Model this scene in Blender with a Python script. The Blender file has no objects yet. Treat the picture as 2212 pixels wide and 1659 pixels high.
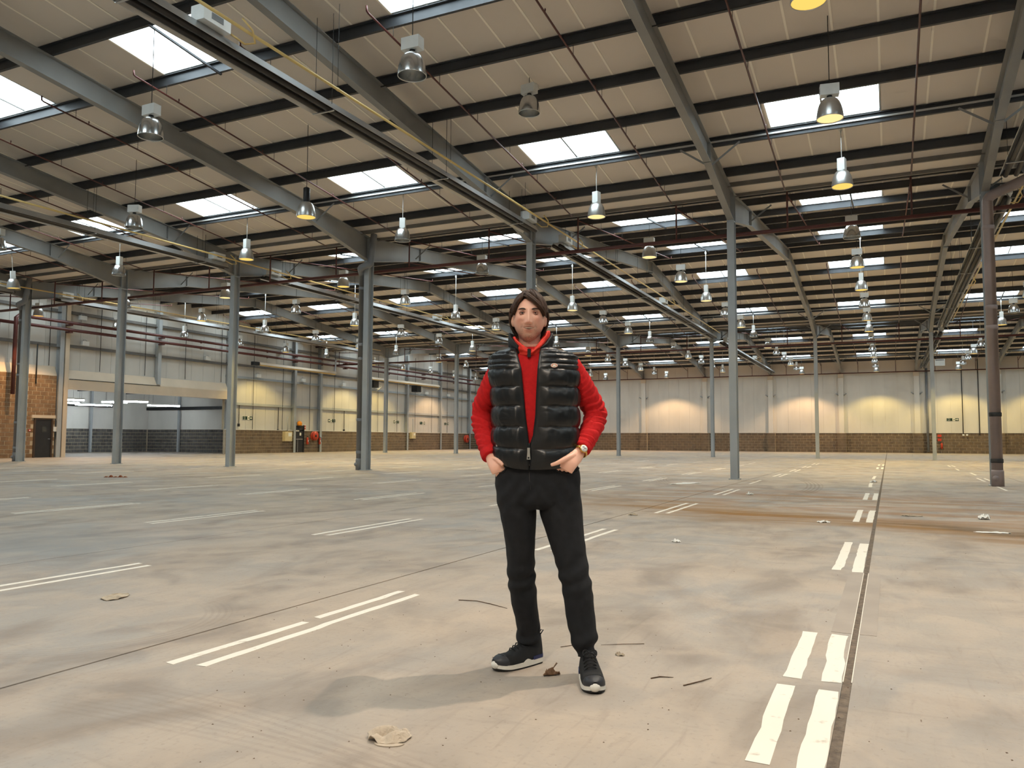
import bpy, bmesh, math, random
import numpy as np
from mathutils import Vector, Matrix, noise

# ------------------------------------------------------------------ camera, world, exposure
scene = bpy.context.scene
col = scene.collection
FPX = 1715.345                       # focal length in pixels of the 2212 px wide frame
CAM_R = Vector((0.90375, 0.42804, 0.00429))
CAM_U = Vector((0.02573, -0.06432, 0.99760))
CAM_F = Vector((-0.42728, 0.90147, 0.06915))
cam_data = bpy.data.cameras.new('camera')
cam_data.sensor_width = 36.0
cam_data.sensor_fit = 'HORIZONTAL'
cam_data.lens = FPX / 2212 * 36
cam_data.clip_end = 300
camera = bpy.data.objects.new('camera', cam_data)
col.objects.link(camera)
m4 = Matrix((CAM_R, CAM_U, -CAM_F)).transposed().to_4x4()
m4.translation = Vector((0, 0, 1.10))
camera.matrix_world = m4
scene.camera = camera

world = bpy.data.worlds.new('overcast_sky')
scene.world = world
world.use_nodes = True
world.node_tree.nodes['Background'].inputs[0].default_value = (0.80, 0.90, 1.0, 1)
world.node_tree.nodes['Background'].inputs[1].default_value = 1.0
world.cycles.sampling_method = 'NONE'     # the hall is closed; glowing rooflight panes stand in for its daylight

vs = scene.view_settings
vs.view_transform = 'Standard'
vs.look = 'None'
vs.gamma = 1.0
vs.use_curve_mapping = False
vs.exposure = 0.56
scene.cycles.max_bounces = 4
scene.cycles.use_adaptive_sampling = True
scene.cycles.adaptive_threshold = 0.08
scene.cycles.adaptive_min_samples = 10
scene.cycles.diffuse_bounces = 3

SKY_E = 5.6            # glow of the rooflight panes, standing in for daylight
LAMP_W = 135.0         # one lit high-bay lamp
TUBE_E = 42.0          # fluorescent tubes in the annex

# ------------------------------------------------------------------ layout of the hall (metres)
S = 6.288                            # bay between frames, along X
def FX(i): return 2.35 - S * i       # frame lines
V0, V1, V2, V3 = -5.78, 22.96, 51.70, 80.0   # eaves / valleys / far wall along Y
SLOPE = 0.106
ZV = 8.20                            # top of rafter at a valley
XL, XR = -41.2, 18.3                 # left wall, right wall
PD = 0.24                            # purlin depth
RD = random.Random(7)

# ------------------------------------------------------------------ helpers
MATS = {}
def srgb(r, g, b):
    f = lambda c: (c / 255 / 12.92) if c / 255 <= 0.04045 else ((c / 255 + 0.055) / 1.055) ** 2.4
    return (f(r), f(g), f(b), 1)

def mat(name, color, rough=0.6, metal=0.0, noise_amt=0.0, nscale=4.0, bump=0.0, bscale=40.0, emit=None, estr=0.0, spec=0.5, stretch=(1, 1, 1), detail=4.0):
    """Principled material with a world-space noise that varies the colour and a fine bump."""
    if name in MATS: return MATS[name]
    m = bpy.data.materials.new(name); m.use_nodes = True
    nt = m.node_tree; N = nt.nodes; L = nt.links
    b = N['Principled BSDF']
    b.inputs['Base Color'].default_value = color
    b.inputs['Roughness'].default_value = rough
    b.inputs['Metallic'].default_value = metal
    b.inputs['Specular IOR Level'].default_value = spec
    if emit is not None:
        b.inputs['Emission Color'].default_value = emit
        b.inputs['Emission Strength'].default_value = estr
    if noise_amt or bump:
        g = N.new('ShaderNodeNewGeometry')
        mp = N.new('ShaderNodeMapping'); mp.inputs['Scale'].default_value = stretch
        L.new(g.outputs['Position'], mp.inputs['Vector'])
    if noise_amt:
        n = N.new('ShaderNodeTexNoise'); n.inputs['Scale'].default_value = nscale; n.inputs['Detail'].default_value = detail
        L.new(mp.outputs[0], n.inputs['Vector'])
        r = N.new('ShaderNodeMapRange'); r.inputs[1].default_value = 0.3; r.inputs[2].default_value = 0.7
        r.inputs[3].default_value = 1 - noise_amt; r.inputs[4].default_value = 1 + noise_amt
        L.new(n.outputs['Fac'], r.inputs[0])
        mx = N.new('ShaderNodeMix'); mx.data_type = 'RGBA'; mx.blend_type = 'MULTIPLY'; mx.inputs[0].default_value = 1
        mx.inputs[6].default_value = color
        L.new(r.outputs[0], mx.inputs[7]); L.new(mx.outputs[2], b.inputs['Base Color'])
    if bump:
        n2 = N.new('ShaderNodeTexNoise'); n2.inputs['Scale'].default_value = bscale; n2.inputs['Detail'].default_value = 5
        L.new(mp.outputs[0], n2.inputs['Vector'])
        bp = N.new('ShaderNodeBump'); bp.inputs['Strength'].default_value = bump; bp.inputs['Distance'].default_value = 0.02
        L.new(n2.outputs['Fac'], bp.inputs['Height']); L.new(bp.outputs[0], b.inputs['Normal'])
    MATS[name] = m
    return m

class MB:
    """Collects simple shapes and links them as one mesh object."""
    def __init__(self): self.v = []; self.f = []; self.sm = []
    def add(self, vs_, fs, smooth=False):
        o = len(self.v); self.v += [tuple(p) for p in vs_]
        self.f += [tuple(i + o for i in q) for q in fs]; self.sm += [smooth] * len(fs)
        return self
    def box(self, x0, x1, y0, y1, z0, z1):
        return self.add([(x0,y0,z0),(x1,y0,z0),(x1,y1,z0),(x0,y1,z0),(x0,y0,z1),(x1,y0,z1),(x1,y1,z1),(x0,y1,z1)],
                        [(0,3,2,1),(4,5,6,7),(0,1,5,4),(1,2,6,5),(2,3,7,6),(3,0,4,7)])
    def cbox(self, x, y, z, sx, sy, sz): return self.box(x-sx/2, x+sx/2, y-sy/2, y+sy/2, z-sz/2, z+sz/2)
    def beam(self, a, b, w, h, up=(0, 0, 1)):
        """bar of w x h section from a to b"""
        a = Vector(a); b = Vector(b); d = (b - a).normalized()
        s = d.cross(Vector(up)).normalized(); u = s.cross(d)
        vs_ = [p + s * (sx * w / 2) + u * (su * h / 2) for p in (a, b) for sx, su in ((-1,-1),(1,-1),(1,1),(-1,1))]
        return self.add(vs_, [(0,1,2,3),(7,6,5,4),(0,4,5,1),(1,5,6,2),(2,6,7,3),(3,7,4,0)])
    def tube(self, pts, r, n=8, cap=True):
        pts = [Vector(p) for p in pts]; rs = r if isinstance(r, (list, tuple)) else [r] * len(pts)
        vs_ = []; fs = []; u = None
        for i, p in enumerate(pts):
            d = (pts[min(i+1, len(pts)-1)] - pts[max(i-1, 0)]).normalized()
            if u is None:
                u = d.cross(Vector((0,0,1)));
                if u.length < 1e-3: u = Vector((1,0,0))
                u.normalize()
            u = (u - d * u.dot(d)).normalized(); w = d.cross(u)
            for k in range(n):
                a = 2*math.pi*k/n; vs_.append(p + (u*math.cos(a) + w*math.sin(a)) * rs[i])
        for i in range(len(pts)-1):
            for k in range(n): fs.append((i*n+k, i*n+(k+1)%n, (i+1)*n+(k+1)%n, (i+1)*n+k))
        if cap: fs.append(tuple(range(n-1, -1, -1))); fs.append(tuple((len(pts)-1)*n+k for k in range(n)))
        return self.add(vs_, fs, True)
    def lathe(self, prof, n=20, c=(0,0,0), cap=False):
        vs_ = [(c[0]+r*math.cos(2*math.pi*k/n), c[1]+r*math.sin(2*math.pi*k/n), c[2]+z) for r, z in prof for k in range(n)]
        fs = [(i*n+k, i*n+(k+1)%n, (i+1)*n+(k+1)%n, (i+1)*n+k) for i in range(len(prof)-1) for k in range(n)]
        if cap: fs.append(tuple(range(n-1,-1,-1))); fs.append(tuple((len(prof)-1)*n+k for k in range(n)))
        return self.add(vs_, fs, True)
    def prism(self, poly, axis, a, b):
        """extrude a polygon (list of 2D points) along an axis from a to b; the 2D points are the other two axes in order"""
        def P(p, t): return {'x': (t, p[0], p[1]), 'y': (p[0], t, p[1]), 'z': (p[0], p[1], t)}[axis]
        n = len(poly); vs_ = [P(p, a) for p in poly] + [P(p, b) for p in poly]
        fs = [tuple(range(n-1,-1,-1)), tuple(range(n, 2*n))] + [(i, (i+1)%n, n+(i+1)%n, n+i) for i in range(n)]
        return self.add(vs_, fs)
    def mesh(self, name, m=None):
        me = bpy.data.meshes.new(name); me.from_pydata(self.v, [], self.f)
        bm = bmesh.new(); bm.from_mesh(me); bmesh.ops.recalc_face_normals(bm, faces=bm.faces); bm.to_mesh(me); bm.free()
        me.polygons.foreach_set('use_smooth', self.sm[:len(me.polygons)])
        if m: me.materials.append(m)
        return me
    def build(self, name, m, parent=None, loc=(0,0,0), rz=0.0):
        return link(name, self.mesh(name, m), parent, loc, rz)

def link(name, me, parent=None, loc=(0,0,0), rz=0.0, rot=None):
    o = bpy.data.objects.new(name, me); col.objects.link(o)
    o.location = loc; o.rotation_euler = rot if rot else (0, 0, rz)
    if parent: o.parent = parent
    return o
def empty(name, loc=(0,0,0), rz=0.0):
    o = bpy.data.objects.new(name, None); col.objects.link(o); o.location = loc; o.rotation_euler = (0,0,rz)
    o.empty_display_size = 0.2
    return o
def tag(o, label, cat, group=None):
    o['label'] = label; o['category'] = cat
    if group: o['group'] = group
    return o
def struct(o, label=None):
    o['kind'] = 'structure'
    if label: o['label'] = label
    return o
def stuff(o):
    o['kind'] = 'stuff'; return o
def copy_tree(o, parent=None):
    c = o.copy(); col.objects.link(c); c.parent = parent
    for ch in list(o.children): copy_tree(ch, c)
    return c

# ------------------------------------------------------------------ materials
M_STEEL = mat('grey_painted_steel', srgb(164,168,170), 0.45, 0.0, 0.10, 1.2, 0.03, 25)
M_RAFTER = mat('rafter_grey_paint', srgb(140,140,138), 0.5, 0.0, 0.12, 1.0)
M_PURLIN = mat('dark_galvanised_purlin', srgb(62,64,68), 0.5, 0.25, 0.2, 1.5)
M_PURLIN2 = mat('gutter_grey', srgb(120,116,112), 0.6, 0.0, 0.15, 2)
M_ROOF = mat('cream_roof_liner', srgb(219,209,198), 0.55, 0.0, 0.06, 0.35, 0.02, 3)
M_RIB = mat('pale_panel_rib', srgb(250,242,228), 0.5)
M_SEAM = mat('pale_roof_backing', srgb(206,194,176), 0.6)
M_WHITE = mat('white_liner_sheet', srgb(214,210,202), 0.6, 0.0, 0.08, 0.8, 0.02, 6, stretch=(1,1,0.35))
M_CLAD = mat('grey_white_wall_cladding', srgb(196,194,188), 0.6, 0.0, 0.07, 0.7, 0.02, 6, stretch=(1,1,0.4))
M_FLASH = mat('beige_flashing', srgb(205,188,165), 0.55, 0.0, 0.06, 1.0)
M_BLOCK = mat('brown_grey_block', srgb(112,95,76), 0.95, 0.0, 0.32, 2.6, 0.3, 30)
M_MORTAR = mat('pale_mortar', srgb(192,176,150), 0.95, 0.0, 0.12, 5.0, 0.2, 60)
M_REDPIPE = mat('dark_red_sprinkler_paint', srgb(86,42,38), 0.4, 0.0, 0.12, 3)
M_YELLOW = mat('yellow_gas_pipe_paint', srgb(214,184,118), 0.4, 0.0, 0.1, 2)
M_HEATTUBE = mat('black_heater_tube', srgb(48,44,42), 0.45, 0.3, 0.2, 3)
M_ALU = mat('aluminium_sheet', srgb(190,192,194), 0.38, 0.9, 0.08, 3)
M_BOXWHITE = mat('white_enamel', srgb(222,224,222), 0.4, 0.0, 0.05, 4)
M_SHADE = mat('spun_aluminium_shade', srgb(205,207,208), 0.22, 0.95, 0.05, 8)
M_SHADE_LIT = mat('spun_aluminium_shade_lit_lamp', srgb(200,200,198), 0.3, 0.85, 0.08, 8)  # duller, rougher copy of the shade metal, used on lit lamps only
M_BLACK = mat('black_plastic', srgb(26,26,28), 0.5)
M_WIRE = mat('dark_wire', srgb(40,40,40), 0.6)
M_GREYPIPE = mat('grey_plastic_downpipe', srgb(128,130,134), 0.4, 0.0, 0.1, 1.5)
M_BROWNPIPE = mat('purple_brown_downpipe', srgb(150,134,130), 0.45, 0.0, 0.12, 1.5)
M_DARKBAND = mat('worn_dark_band', srgb(50,47,45), 0.8, 0.0, 0.3, 12)
def emat(name, color, strength):
    m = bpy.data.materials.new(name); m.use_nodes = True
    nt = m.node_tree; nt.nodes.clear()
    e = nt.nodes.new('ShaderNodeEmission'); e.inputs[0].default_value = color; e.inputs[1].default_value = strength
    o = nt.nodes.new('ShaderNodeOutputMaterial'); nt.links.new(e.outputs[0], o.inputs[0])
    return m
M_PANE = emat('glowing_rooflight_pane', (0.80, 0.95, 1.0, 1), SKY_E)
M_PANE.cycles.emission_sampling = 'FRONT'
M_BULB_OFF = mat('dull_bulb_glass', srgb(225,222,214), 0.15, 0.0)
M_GLOW_Y = emat('shade_glow_yellow', (1.0, 0.62, 0.14, 1), 0.80)
M_GLOW_W = emat('shade_glow_warm', (1.0, 0.70, 0.30, 1), 0.90)
M_GLOW_O = emat('shade_glow_orange', (1.0, 0.52, 0.14, 1), 0.80)
for m_ in (M_GLOW_Y, M_GLOW_W, M_GLOW_O): m_.cycles.emission_sampling = 'NONE'
M_TUBE = emat('lit_fluorescent_tube', (0.82, 0.93, 1.0, 1), TUBE_E)

# ------------------------------------------------------------------ floor
def floor_material():
    m = bpy.data.materials.new('worn_concrete'); m.use_nodes = True
    nt = m.node_tree; N = nt.nodes; L = nt.links; b = N['Principled BSDF']
    g = N.new('ShaderNodeNewGeometry')
    def noise_(scale, detail=5, stretch=(1,1,1), dist=0.0, rough=0.55):
        mp = N.new('ShaderNodeMapping'); mp.inputs['Scale'].default_value = stretch
        L.new(g.outputs['Position'], mp.inputs['Vector'])
        n = N.new('ShaderNodeTexNoise'); n.inputs['Scale'].default_value = scale; n.inputs['Detail'].default_value = detail
        n.inputs['Distortion'].default_value = dist; n.inputs['Roughness'].default_value = rough
        L.new(mp.outputs[0], n.inputs['Vector']); return n.outputs['Fac']
    def ramp(fac, a, b_, lo=0.0, hi=1.0):
        r = N.new('ShaderNodeMapRange'); r.interpolation_type = 'SMOOTHSTEP'
        r.inputs[1].default_value = a; r.inputs[2].default_value = b_; r.inputs[3].default_value = lo; r.inputs[4].default_value = hi
        L.new(fac, r.inputs[0]); return r.outputs[0]
    def mixc(fac, c1, c2, mode='MIX'):
        x = N.new('ShaderNodeMix'); x.data_type = 'RGBA'; x.blend_type = mode
        for s, v in ((0, fac), (6, c1), (7, c2)):
            if hasattr(v, 'is_linked') or hasattr(v, 'links'): L.new(v, x.inputs[s])
            else: x.inputs[s].default_value = v
        return x.outputs[2]
    def math_(op, a, b_=None, c=None):
        x = N.new('ShaderNodeMath'); x.operation = op
        for s, v in enumerate((a, b_, c)):
            if v is None: continue
            if hasattr(v, 'links'): L.new(v, x.inputs[s])
            else: x.inputs[s].default_value = v
        return x.outputs[0]
    sep = N.new('ShaderNodeSeparateXYZ'); L.new(g.outputs['Position'], sep.inputs[0])
    X, Y = sep.outputs[0], sep.outputs[1]
    c = mixc(ramp(noise_(0.35, 4, (1,1,1), 0.5), 0.35, 0.68), srgb(170,155,139), srgb(152,147,141))
    c = mixc(ramp(noise_(1.1, 4, (1.0,0.55,1), 1.2), 0.42, 0.70, 0, 0.80), c, srgb(134,122,111))
    c = mixc(ramp(noise_(2.6, 4, (1,0.8,1), 0.6), 0.40, 0.66, 0, 0.40), c, srgb(186,168,149))
    # fine streaky tyre scuffs and sandy speckle
    c = mixc(ramp(noise_(5.0, 4, (2.4,0.30,1), 1.8), 0.54, 0.78, 0, 0.26), c, srgb(128,114,102))
    c = mixc(ramp(noise_(4.0, 4, (0.30,2.2,1), 1.6), 0.56, 0.78, 0, 0.24), c, srgb(128,118,106))
    c = mixc(ramp(noise_(38.0, 2), 0.56, 0.74, 0, 0.30), c, srgb(132,120,106))
    # rust and mud brought in across the floor near the second line of columns
    u = math_('ADD', math_('MULTIPLY', X, 0.38), Y)          # band runs slightly aslant
    wob = math_('MULTIPLY', math_('SUBTRACT', noise_(0.5, 2), 0.5), 3.0)
    d = math_('ABSOLUTE', math_('SUBTRACT', math_('ADD', u, wob), 11.6))
    band = math_('MULTIPLY', ramp(d, 0.35, 1.7, 1, 0), ramp(X, -6.5, -3.0))
    strk = ramp(noise_(1.6, 3, (0.25,1.6,1), 1.0), 0.36, 0.62, 0.35, 1.0)
    c = mixc(math_('MULTIPLY', math_('MULTIPLY', band, strk), 0.95), c, srgb(136,96,40))
    d2 = math_('ABSOLUTE', math_('SUBTRACT', math_('ADD', u, wob), 12.0))
    band2 = math_('MULTIPLY', math_('MULTIPLY', ramp(d2, 0.1, 0.9, 1, 0), ramp(X, -2.0, 1.0)), strk)
    c = mixc(math_('MULTIPLY', band2, 0.75), c, srgb(82,66,44))
    wide = math_('MULTIPLY', math_('MULTIPLY', ramp(math_('ABSOLUTE', math_('SUBTRACT', u, 15.0)), 1.0, 5.0, 1, 0), ramp(X, -8, -2)), ramp(noise_(0.9, 3, (0.3,1.4,1), 1.5), 0.42, 0.62))
    c = mixc(math_('MULTIPLY', wide, 0.6), c, srgb(150,106,62))
    # bluish grey patch towards the left side
    px = math_('POWER', math_('DIVIDE', math_('ADD', X, 9.2), 3.2), 2.0); py = math_('POWER', math_('DIVIDE', math_('SUBTRACT', Y, 5.2), 1.7), 2.0)
    patch = math_('MULTIPLY', ramp(math_('ADD', px, py), 0.2, 1.2, 1, 0), ramp(noise_(0.8, 2), 0.3, 0.6))
    c = mixc(math_('MULTIPLY', patch, 0.55), c, srgb(128,130,130))
    # tyre tracks: arcs with a fine tread
    def track(cx, cy, R, w, amt, lo, hi, col_, axis):
        dx = math_('SUBTRACT', X, cx); dy = math_('SUBTRACT', Y, cy)
        d = math_('SUBTRACT', math_('SQRT', math_('ADD', math_('MULTIPLY', dx, dx), math_('MULTIPLY', dy, dy))), R)
        m_ = math_('MULTIPLY', ramp(math_('ABSOLUTE', d), w * .8, w, 1, 0), ramp(math_('SINE', math_('MULTIPLY', d, 6.2832 * 2.5 / w)), -.2, .6))
        q = X if axis == 'x' else Y
        return mixc(math_('MULTIPLY', math_('MULTIPLY', m_, math_('MULTIPLY', ramp(q, lo, lo + .5), ramp(q, hi - .5, hi, 1, 0))), amt), c, col_)
    c = track(-21.6, 19, 20.0, .22, .40, 13.0, 27.0, srgb(118,100,82), 'y')
    c = track(-4.4, 3.3, .75, .10, .18, -4.3, -3.0, srgb(120,108,98), 'x')
    c = track(-3.0, -3.2, 5.7, .12, .15, -3.2, .2, srgb(116,102,92), 'x')
    c = track(-2.2, -6.3, 8.6, .10, .12, -3.4, -.3, srgb(116,102,92), 'x')
    c = track(3.5, 24.0, 9.5, .20, .35, -6.0, 1.5, srgb(120,94,66), 'x')
    L.new(c, b.inputs['Base Color'])
    L.new(ramp(noise_(0.8, 2), 0.35, 0.7, 0.55, 0.80), b.inputs['Roughness'])
    b.inputs['Specular IOR Level'].default_value = 0.35
    bp = N.new('ShaderNodeBump'); bp.inputs['Strength'].default_value = 0.25; bp.inputs['Distance'].default_value = 0.01
    L.new(noise_(30, 3), bp.inputs['Height']); L.new(bp.outputs[0], b.inputs['Normal'])
    return m
M_FLOOR = floor_material()
M_JOINT = mat('dark_floor_joint', srgb(92,80,68), 0.9, 0.0, 0.3, 6)
M_PATCH = mat('smooth_grey_floor_repair', srgb(158,146,134), 0.7, 0.0, 0.08, 3)

def worn_paint():
    m = bpy.data.materials.new('worn_white_floor_paint'); m.use_nodes = True
    nt = m.node_tree; N = nt.nodes; L = nt.links; b = N['Principled BSDF']
    g = N.new('ShaderNodeNewGeometry')
    n = N.new('ShaderNodeTexNoise'); n.inputs['Scale'].default_value = 14; n.inputs['Detail'].default_value = 8; L.new(g.outputs['Position'], n.inputs['Vector'])
    r = N.new('ShaderNodeValToRGB'); r.color_ramp.elements[0].position = 0.24; r.color_ramp.elements[0].color = srgb(176,162,142)
    r.color_ramp.elements[1].position = 0.37; r.color_ramp.elements[1].color = srgb(228,220,206)
    L.new(n.outputs['Fac'], r.inputs[0]); L.new(r.outputs[0], b.inputs['Base Color']); b.inputs['Roughness'].default_value = 0.7
    return m
M_PAINT = worn_paint()

fl = MB().box(-60, XR, V0 - 0.3, V3 + 0.3, -0.25, -0.02).build('floor', M_JOINT)
struct(fl, 'worn concrete warehouse floor with painted bay lines')
JX = [-60, -41.2, -34.0, -27.3, -20.6, -13.7, -6.9, -3.55, -0.20, 3.2, 6.5, 13.4, XR]
JY = [V0 - 0.3, 1.2, 8.5, 14.6, 22.0, 30, 38, 46, 54, 62, 71, V3 + 0.3]
for i in range(len(JX) - 1):
    for j in range(len(JY) - 1):
        gx0 = 0.012 if abs(JX[i] + 3.55) < .1 else 0.006
        a, b_ = JX[i] + (0.020 if JX[i] == -0.20 else gx0), JX[i+1] - (0.020 if JX[i+1] == -0.20 else 0.006)
        MB().box(a, b_, JY[j] + 0.004, JY[j+1] - 0.004, -0.02, 0.0).build('slab', M_FLOOR, fl)
# painted dashes that mark the storage bays: pairs of lines every 2.77 m
def dash(x0, x1, y0, y1, z=0.0015):
    r = RD; n = max(4, int((y1 - y0) / 0.12)); L_, R_ = [], []
    for k in range(n + 1):
        y = y0 + (y1 - y0) * k / n
        jl, jr = r.uniform(-.004, .004), r.uniform(-.004, .004)
        L_.append((x0 + jl, y + r.uniform(-.01, .01))); R_.append((x1 + jr, y + r.uniform(-.01, .01)))
    if r.random() < 0.6:                 # a step where two strokes of paint overlap
        k0 = r.randint(1, n - 1); s_ = r.choice((-.012, .012))
        L_ = [(x + (s_ if k > k0 else 0), y) for k, (x, y) in enumerate(L_)]; R_ = [(x + (s_ if k > k0 else 0), y) for k, (x, y) in enumerate(R_)]
    mb = MB(); n2 = n + 1
    vv = [(x, y, z) for x, y in L_] + [(x, y, z) for x, y in R_] + [(x, y, 0.0) for x, y in L_] + [(x, y, 0.0) for x, y in R_]
    fs = [(k, k+1, n2+k+1, n2+k) for k in range(n)] + [(2*n2+k, k, k+1, 2*n2+k+1)[::-1] for k in range(n)] + [(3*n2+k, 3*n2+k+1, n2+k+1, n2+k)[::-1] for k in range(n)]
    mb.add(vv, fs); mb.build('painted_dash', M_PAINT, fl)
for c in range(-1, 11):
    xc = -0.345 - 2.77 * c
    for r_ in range(0, 10):
        yb = 2.88 + 4.46 * r_
        if yb > 42: continue
        off = 0.085
        for s_ in (-1, 1):
            if c == 0: x0, x1 = (-0.475, -0.395) if s_ < 0 else (-0.312, -0.225)
            else: x0, x1 = xc + s_ * off - 0.028, xc + s_ * off + 0.028
            if c == 0 and r_ == 0:
                dash(x0, x1, 2.88, 3.84); dash(x0, x1, 3.97, 4.94)
            elif c == 1 and r_ == 0 and s_ < 0:
                dash(x0, x1, 2.86, 3.86); dash(x0, x1, 3.97, 4.93)
            elif r_ >= 3 and RD.random() < 0.25: continue
            else: dash(x0, x1, yb + RD.uniform(-.04, .04), yb + 2.05 + RD.uniform(-.06, .06))
# repaired strip of floor along the joint with its pale-edged sealant
rp = MB()
rp.box(-0.33, -0.215, 5.0, 7.28, 0.0, 0.002); rp.build('floor_repair', M_PATCH, fl)
MB().box(-0.185, -0.09, 5.0, 7.28, 0.0, 0.002).build('floor_repair', M_PATCH, fl)
MB().box(-0.219, -0.181, 0.0, 60.0, -0.015, -0.0015).build('joint_sealant', mat('brown_joint_sealant', srgb(112,98,84), 0.95, 0, .35, 22, .8, 60), fl)
for x in (-0.218, -0.182): MB().box(x - .002, x + .002, 4.0, 7.3, 0.0, 0.003).build('sealant_edge', M_PAINT, fl)

# ------------------------------------------------------------------ roof: liner panels, rooflights, purlins, rafters
PUR = [1.11, 2.97, 4.75, 6.56, 8.34, 10.16, 12.02, 13.75]      # purlins, distance from the valley
PURN = [1.11, 2.50, 4.85, 6.56, 8.10, 9.75, 12.50, 13.85]      # the same on slopes that rise away from the entrance
def purs(sg): return PUR if sg < 0 else PURN
def skys(sg): p = purs(sg); return [(p[1] + .06, p[2] - .06), (p[5] + .06, p[6] - .06)]   # rooflights fill these gaps
def zroof(d): return ZV + SLOPE * d + PD
SLN = ['behind photographer', 'over the man', 'rising past first columns', 'falling to second columns', 'rising past second columns', 'falling to far wall']
ORD = ['', 'first', 'second', 'third', 'fourth', 'fifth', 'sixth', 'seventh', 'eighth', 'ninth', 'tenth']
def bayname(i): return '%s bay from side wall' % ORD[7 - i]
FRN = {-2: 'two past the brown downpipe', -1: 'one past the brown downpipe', 0: 'at the brown downpipe', 1: 'between man and brown downpipe', 2: 'behind the man', 3: 'at the freestanding grey downpipe', 4: 'third from the side wall', 5: 'second from the side wall', 6: 'nearest the side wall'}
slopes = []     # (valley y, direction of rising, length)
for va, vb in ((V0, V1), (V1, V2), (V2, V3)):
    h = (vb - va) / 2
    slopes.append((va, +1, h)); slopes.append((vb, -1, h))
bays = list(range(-2, 7))      # bay i lies between frame i+1 and frame i
SKW = 2.47
def sky_x(i): return FX(i) - 4.80, FX(i) - 4.80 + SKW
M_CURB = mat('pale_rooflight_kerb', srgb(205,214,220), 0.5, 0.1)
ceil_objs = []
def slope_mesh(x0, x1, d0, d1, t0, t1, vy, sg):
    """slab between distances d0..d1 from the valley, t0..t1 above the purlin tops"""
    pts = []
    for t in (t0, t1):
        for d in (d0, d1):
            for x in (x0, x1): pts.append((x, vy + sg * d, zroof(d) + t))
    return MB().add(pts, [(0,1,3,2),(4,6,7,5),(0,4,5,1),(2,3,7,6),(0,2,6,4),(1,5,7,3)])
sk_base = {}
def panel(x0, x1, d0, d1, vy, sg, ce):
    mb = slope_mesh(x0, x1, d0, d1, 0.0, 0.042, vy, sg); n0 = len(mb.f)
    rb_ = slope_mesh(x1 - .008, x1 + .036, d0, d1, -.010, 0.03, vy, sg); mb.add(rb_.v, rb_.f)
    me = mb.mesh('roof_panel', M_ROOF); me.materials.append(M_RIB)
    for p_ in list(me.polygons)[n0:]: p_.material_index = 1
    link('roof_panel', me, ce)
for si, (vy, sg, ln) in enumerate(slopes):
    # outer skin, cut into strips so that only the rooflights are open
    sk = MB()
    def addslab(x0, x1, d0, d1):
        t = slope_mesh(x0, x1, d0, d1, 0.045, 0.10, vy, sg); sk.add(t.v, t.f)
    xs = [FX(7) - 1.0]
    for i in reversed(bays):
        a, b_ = sky_x(i); addslab(xs[-1], a, 0, ln); 
        SKY = skys(sg); dd = [0, SKY[0][0], SKY[0][1], SKY[1][0], SKY[1][1], ln]
        for q in (0, 2, 4): addslab(a, b_, dd[q], dd[q+1])
        xs.append(b_)
    addslab(xs[-1], XR + .3, 0, ln)
    ce = sk.build('ceiling', M_SEAM); struct(ce, 'cream lined roof slope over the hall'); ceil_objs.append(ce)
    # liner panels
    for i in bays:
        a, b_ = sky_x(i)
        nxt = sky_x(i - 1)[0] if i > bays[0] else XR
        w = (nxt - b_) / 4
        for k in range(4):
            panel(b_ + k*w + .012, b_ + (k+1)*w - .012, 0.02, ln - 0.01, vy, sg, ce)
        w = SKW / 3
        for k in range(3):
            for d0, d1 in ((0.02, SKY[0][0]), (SKY[0][1], SKY[1][0]), (SKY[1][1], ln - .01)):
                panel(a + k*w + .012, a + (k+1)*w - .012, d0, d1, vy, sg, ce)
        # rooflights
        for d0, d1 in SKY:
            key = (sg, d0)
            yc = vy + sg * (d0 + d1) / 2
            if key not in sk_base:
                r = empty('rooflight')
                def loc(mb, name, mt):
                    mb.v = [(x - (a + b_) / 2, y - yc, z - zroof((d0 + d1) / 2)) for x, y, z in mb.v]
                    return mb.build(name, mt, r)
                mid = (a + b_) / 2
                for xa, xb in ((a + .03, mid - .018), (mid + .018, b_ - .03)):      # only the underside of a pane glows, in place of daylight
                    po = loc(slope_mesh(xa, xb, d0 + .03, d1 - .03, 0.05, 0.06, vy, sg), 'pane', M_PANE); po.data.materials.append(M_CURB)
                    for pg in po.data.polygons: pg.material_index = 0 if pg.normal.z < -.5 else 1
                loc(slope_mesh(mid - .018, mid + .018, d0, d1, 0.02, 0.09, vy, sg), 'glazing_bar', M_PURLIN2)
                for q in ((a, a + .03, d0, d1), (b_ - .03, b_, d0, d1), (a + .03, b_ - .03, d0, d0 + .03), (a + .03, b_ - .03, d1 - .03, d1)):
                    loc(slope_mesh(*q, 0.0, 0.10, vy, sg), 'kerb', M_CURB)
                sk_base[key] = r; o = r
            else: o = copy_tree(sk_base[key])
            o.location = ((a + b_) / 2, yc, zroof((d0 + d1) / 2))
            tag(o, '%s two-pane rooflight in slope %s, %s' % ('lower' if d0 < 5 else 'upper', SLN[si], bayname(i)), 'skylight', 'rooflights')

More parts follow.
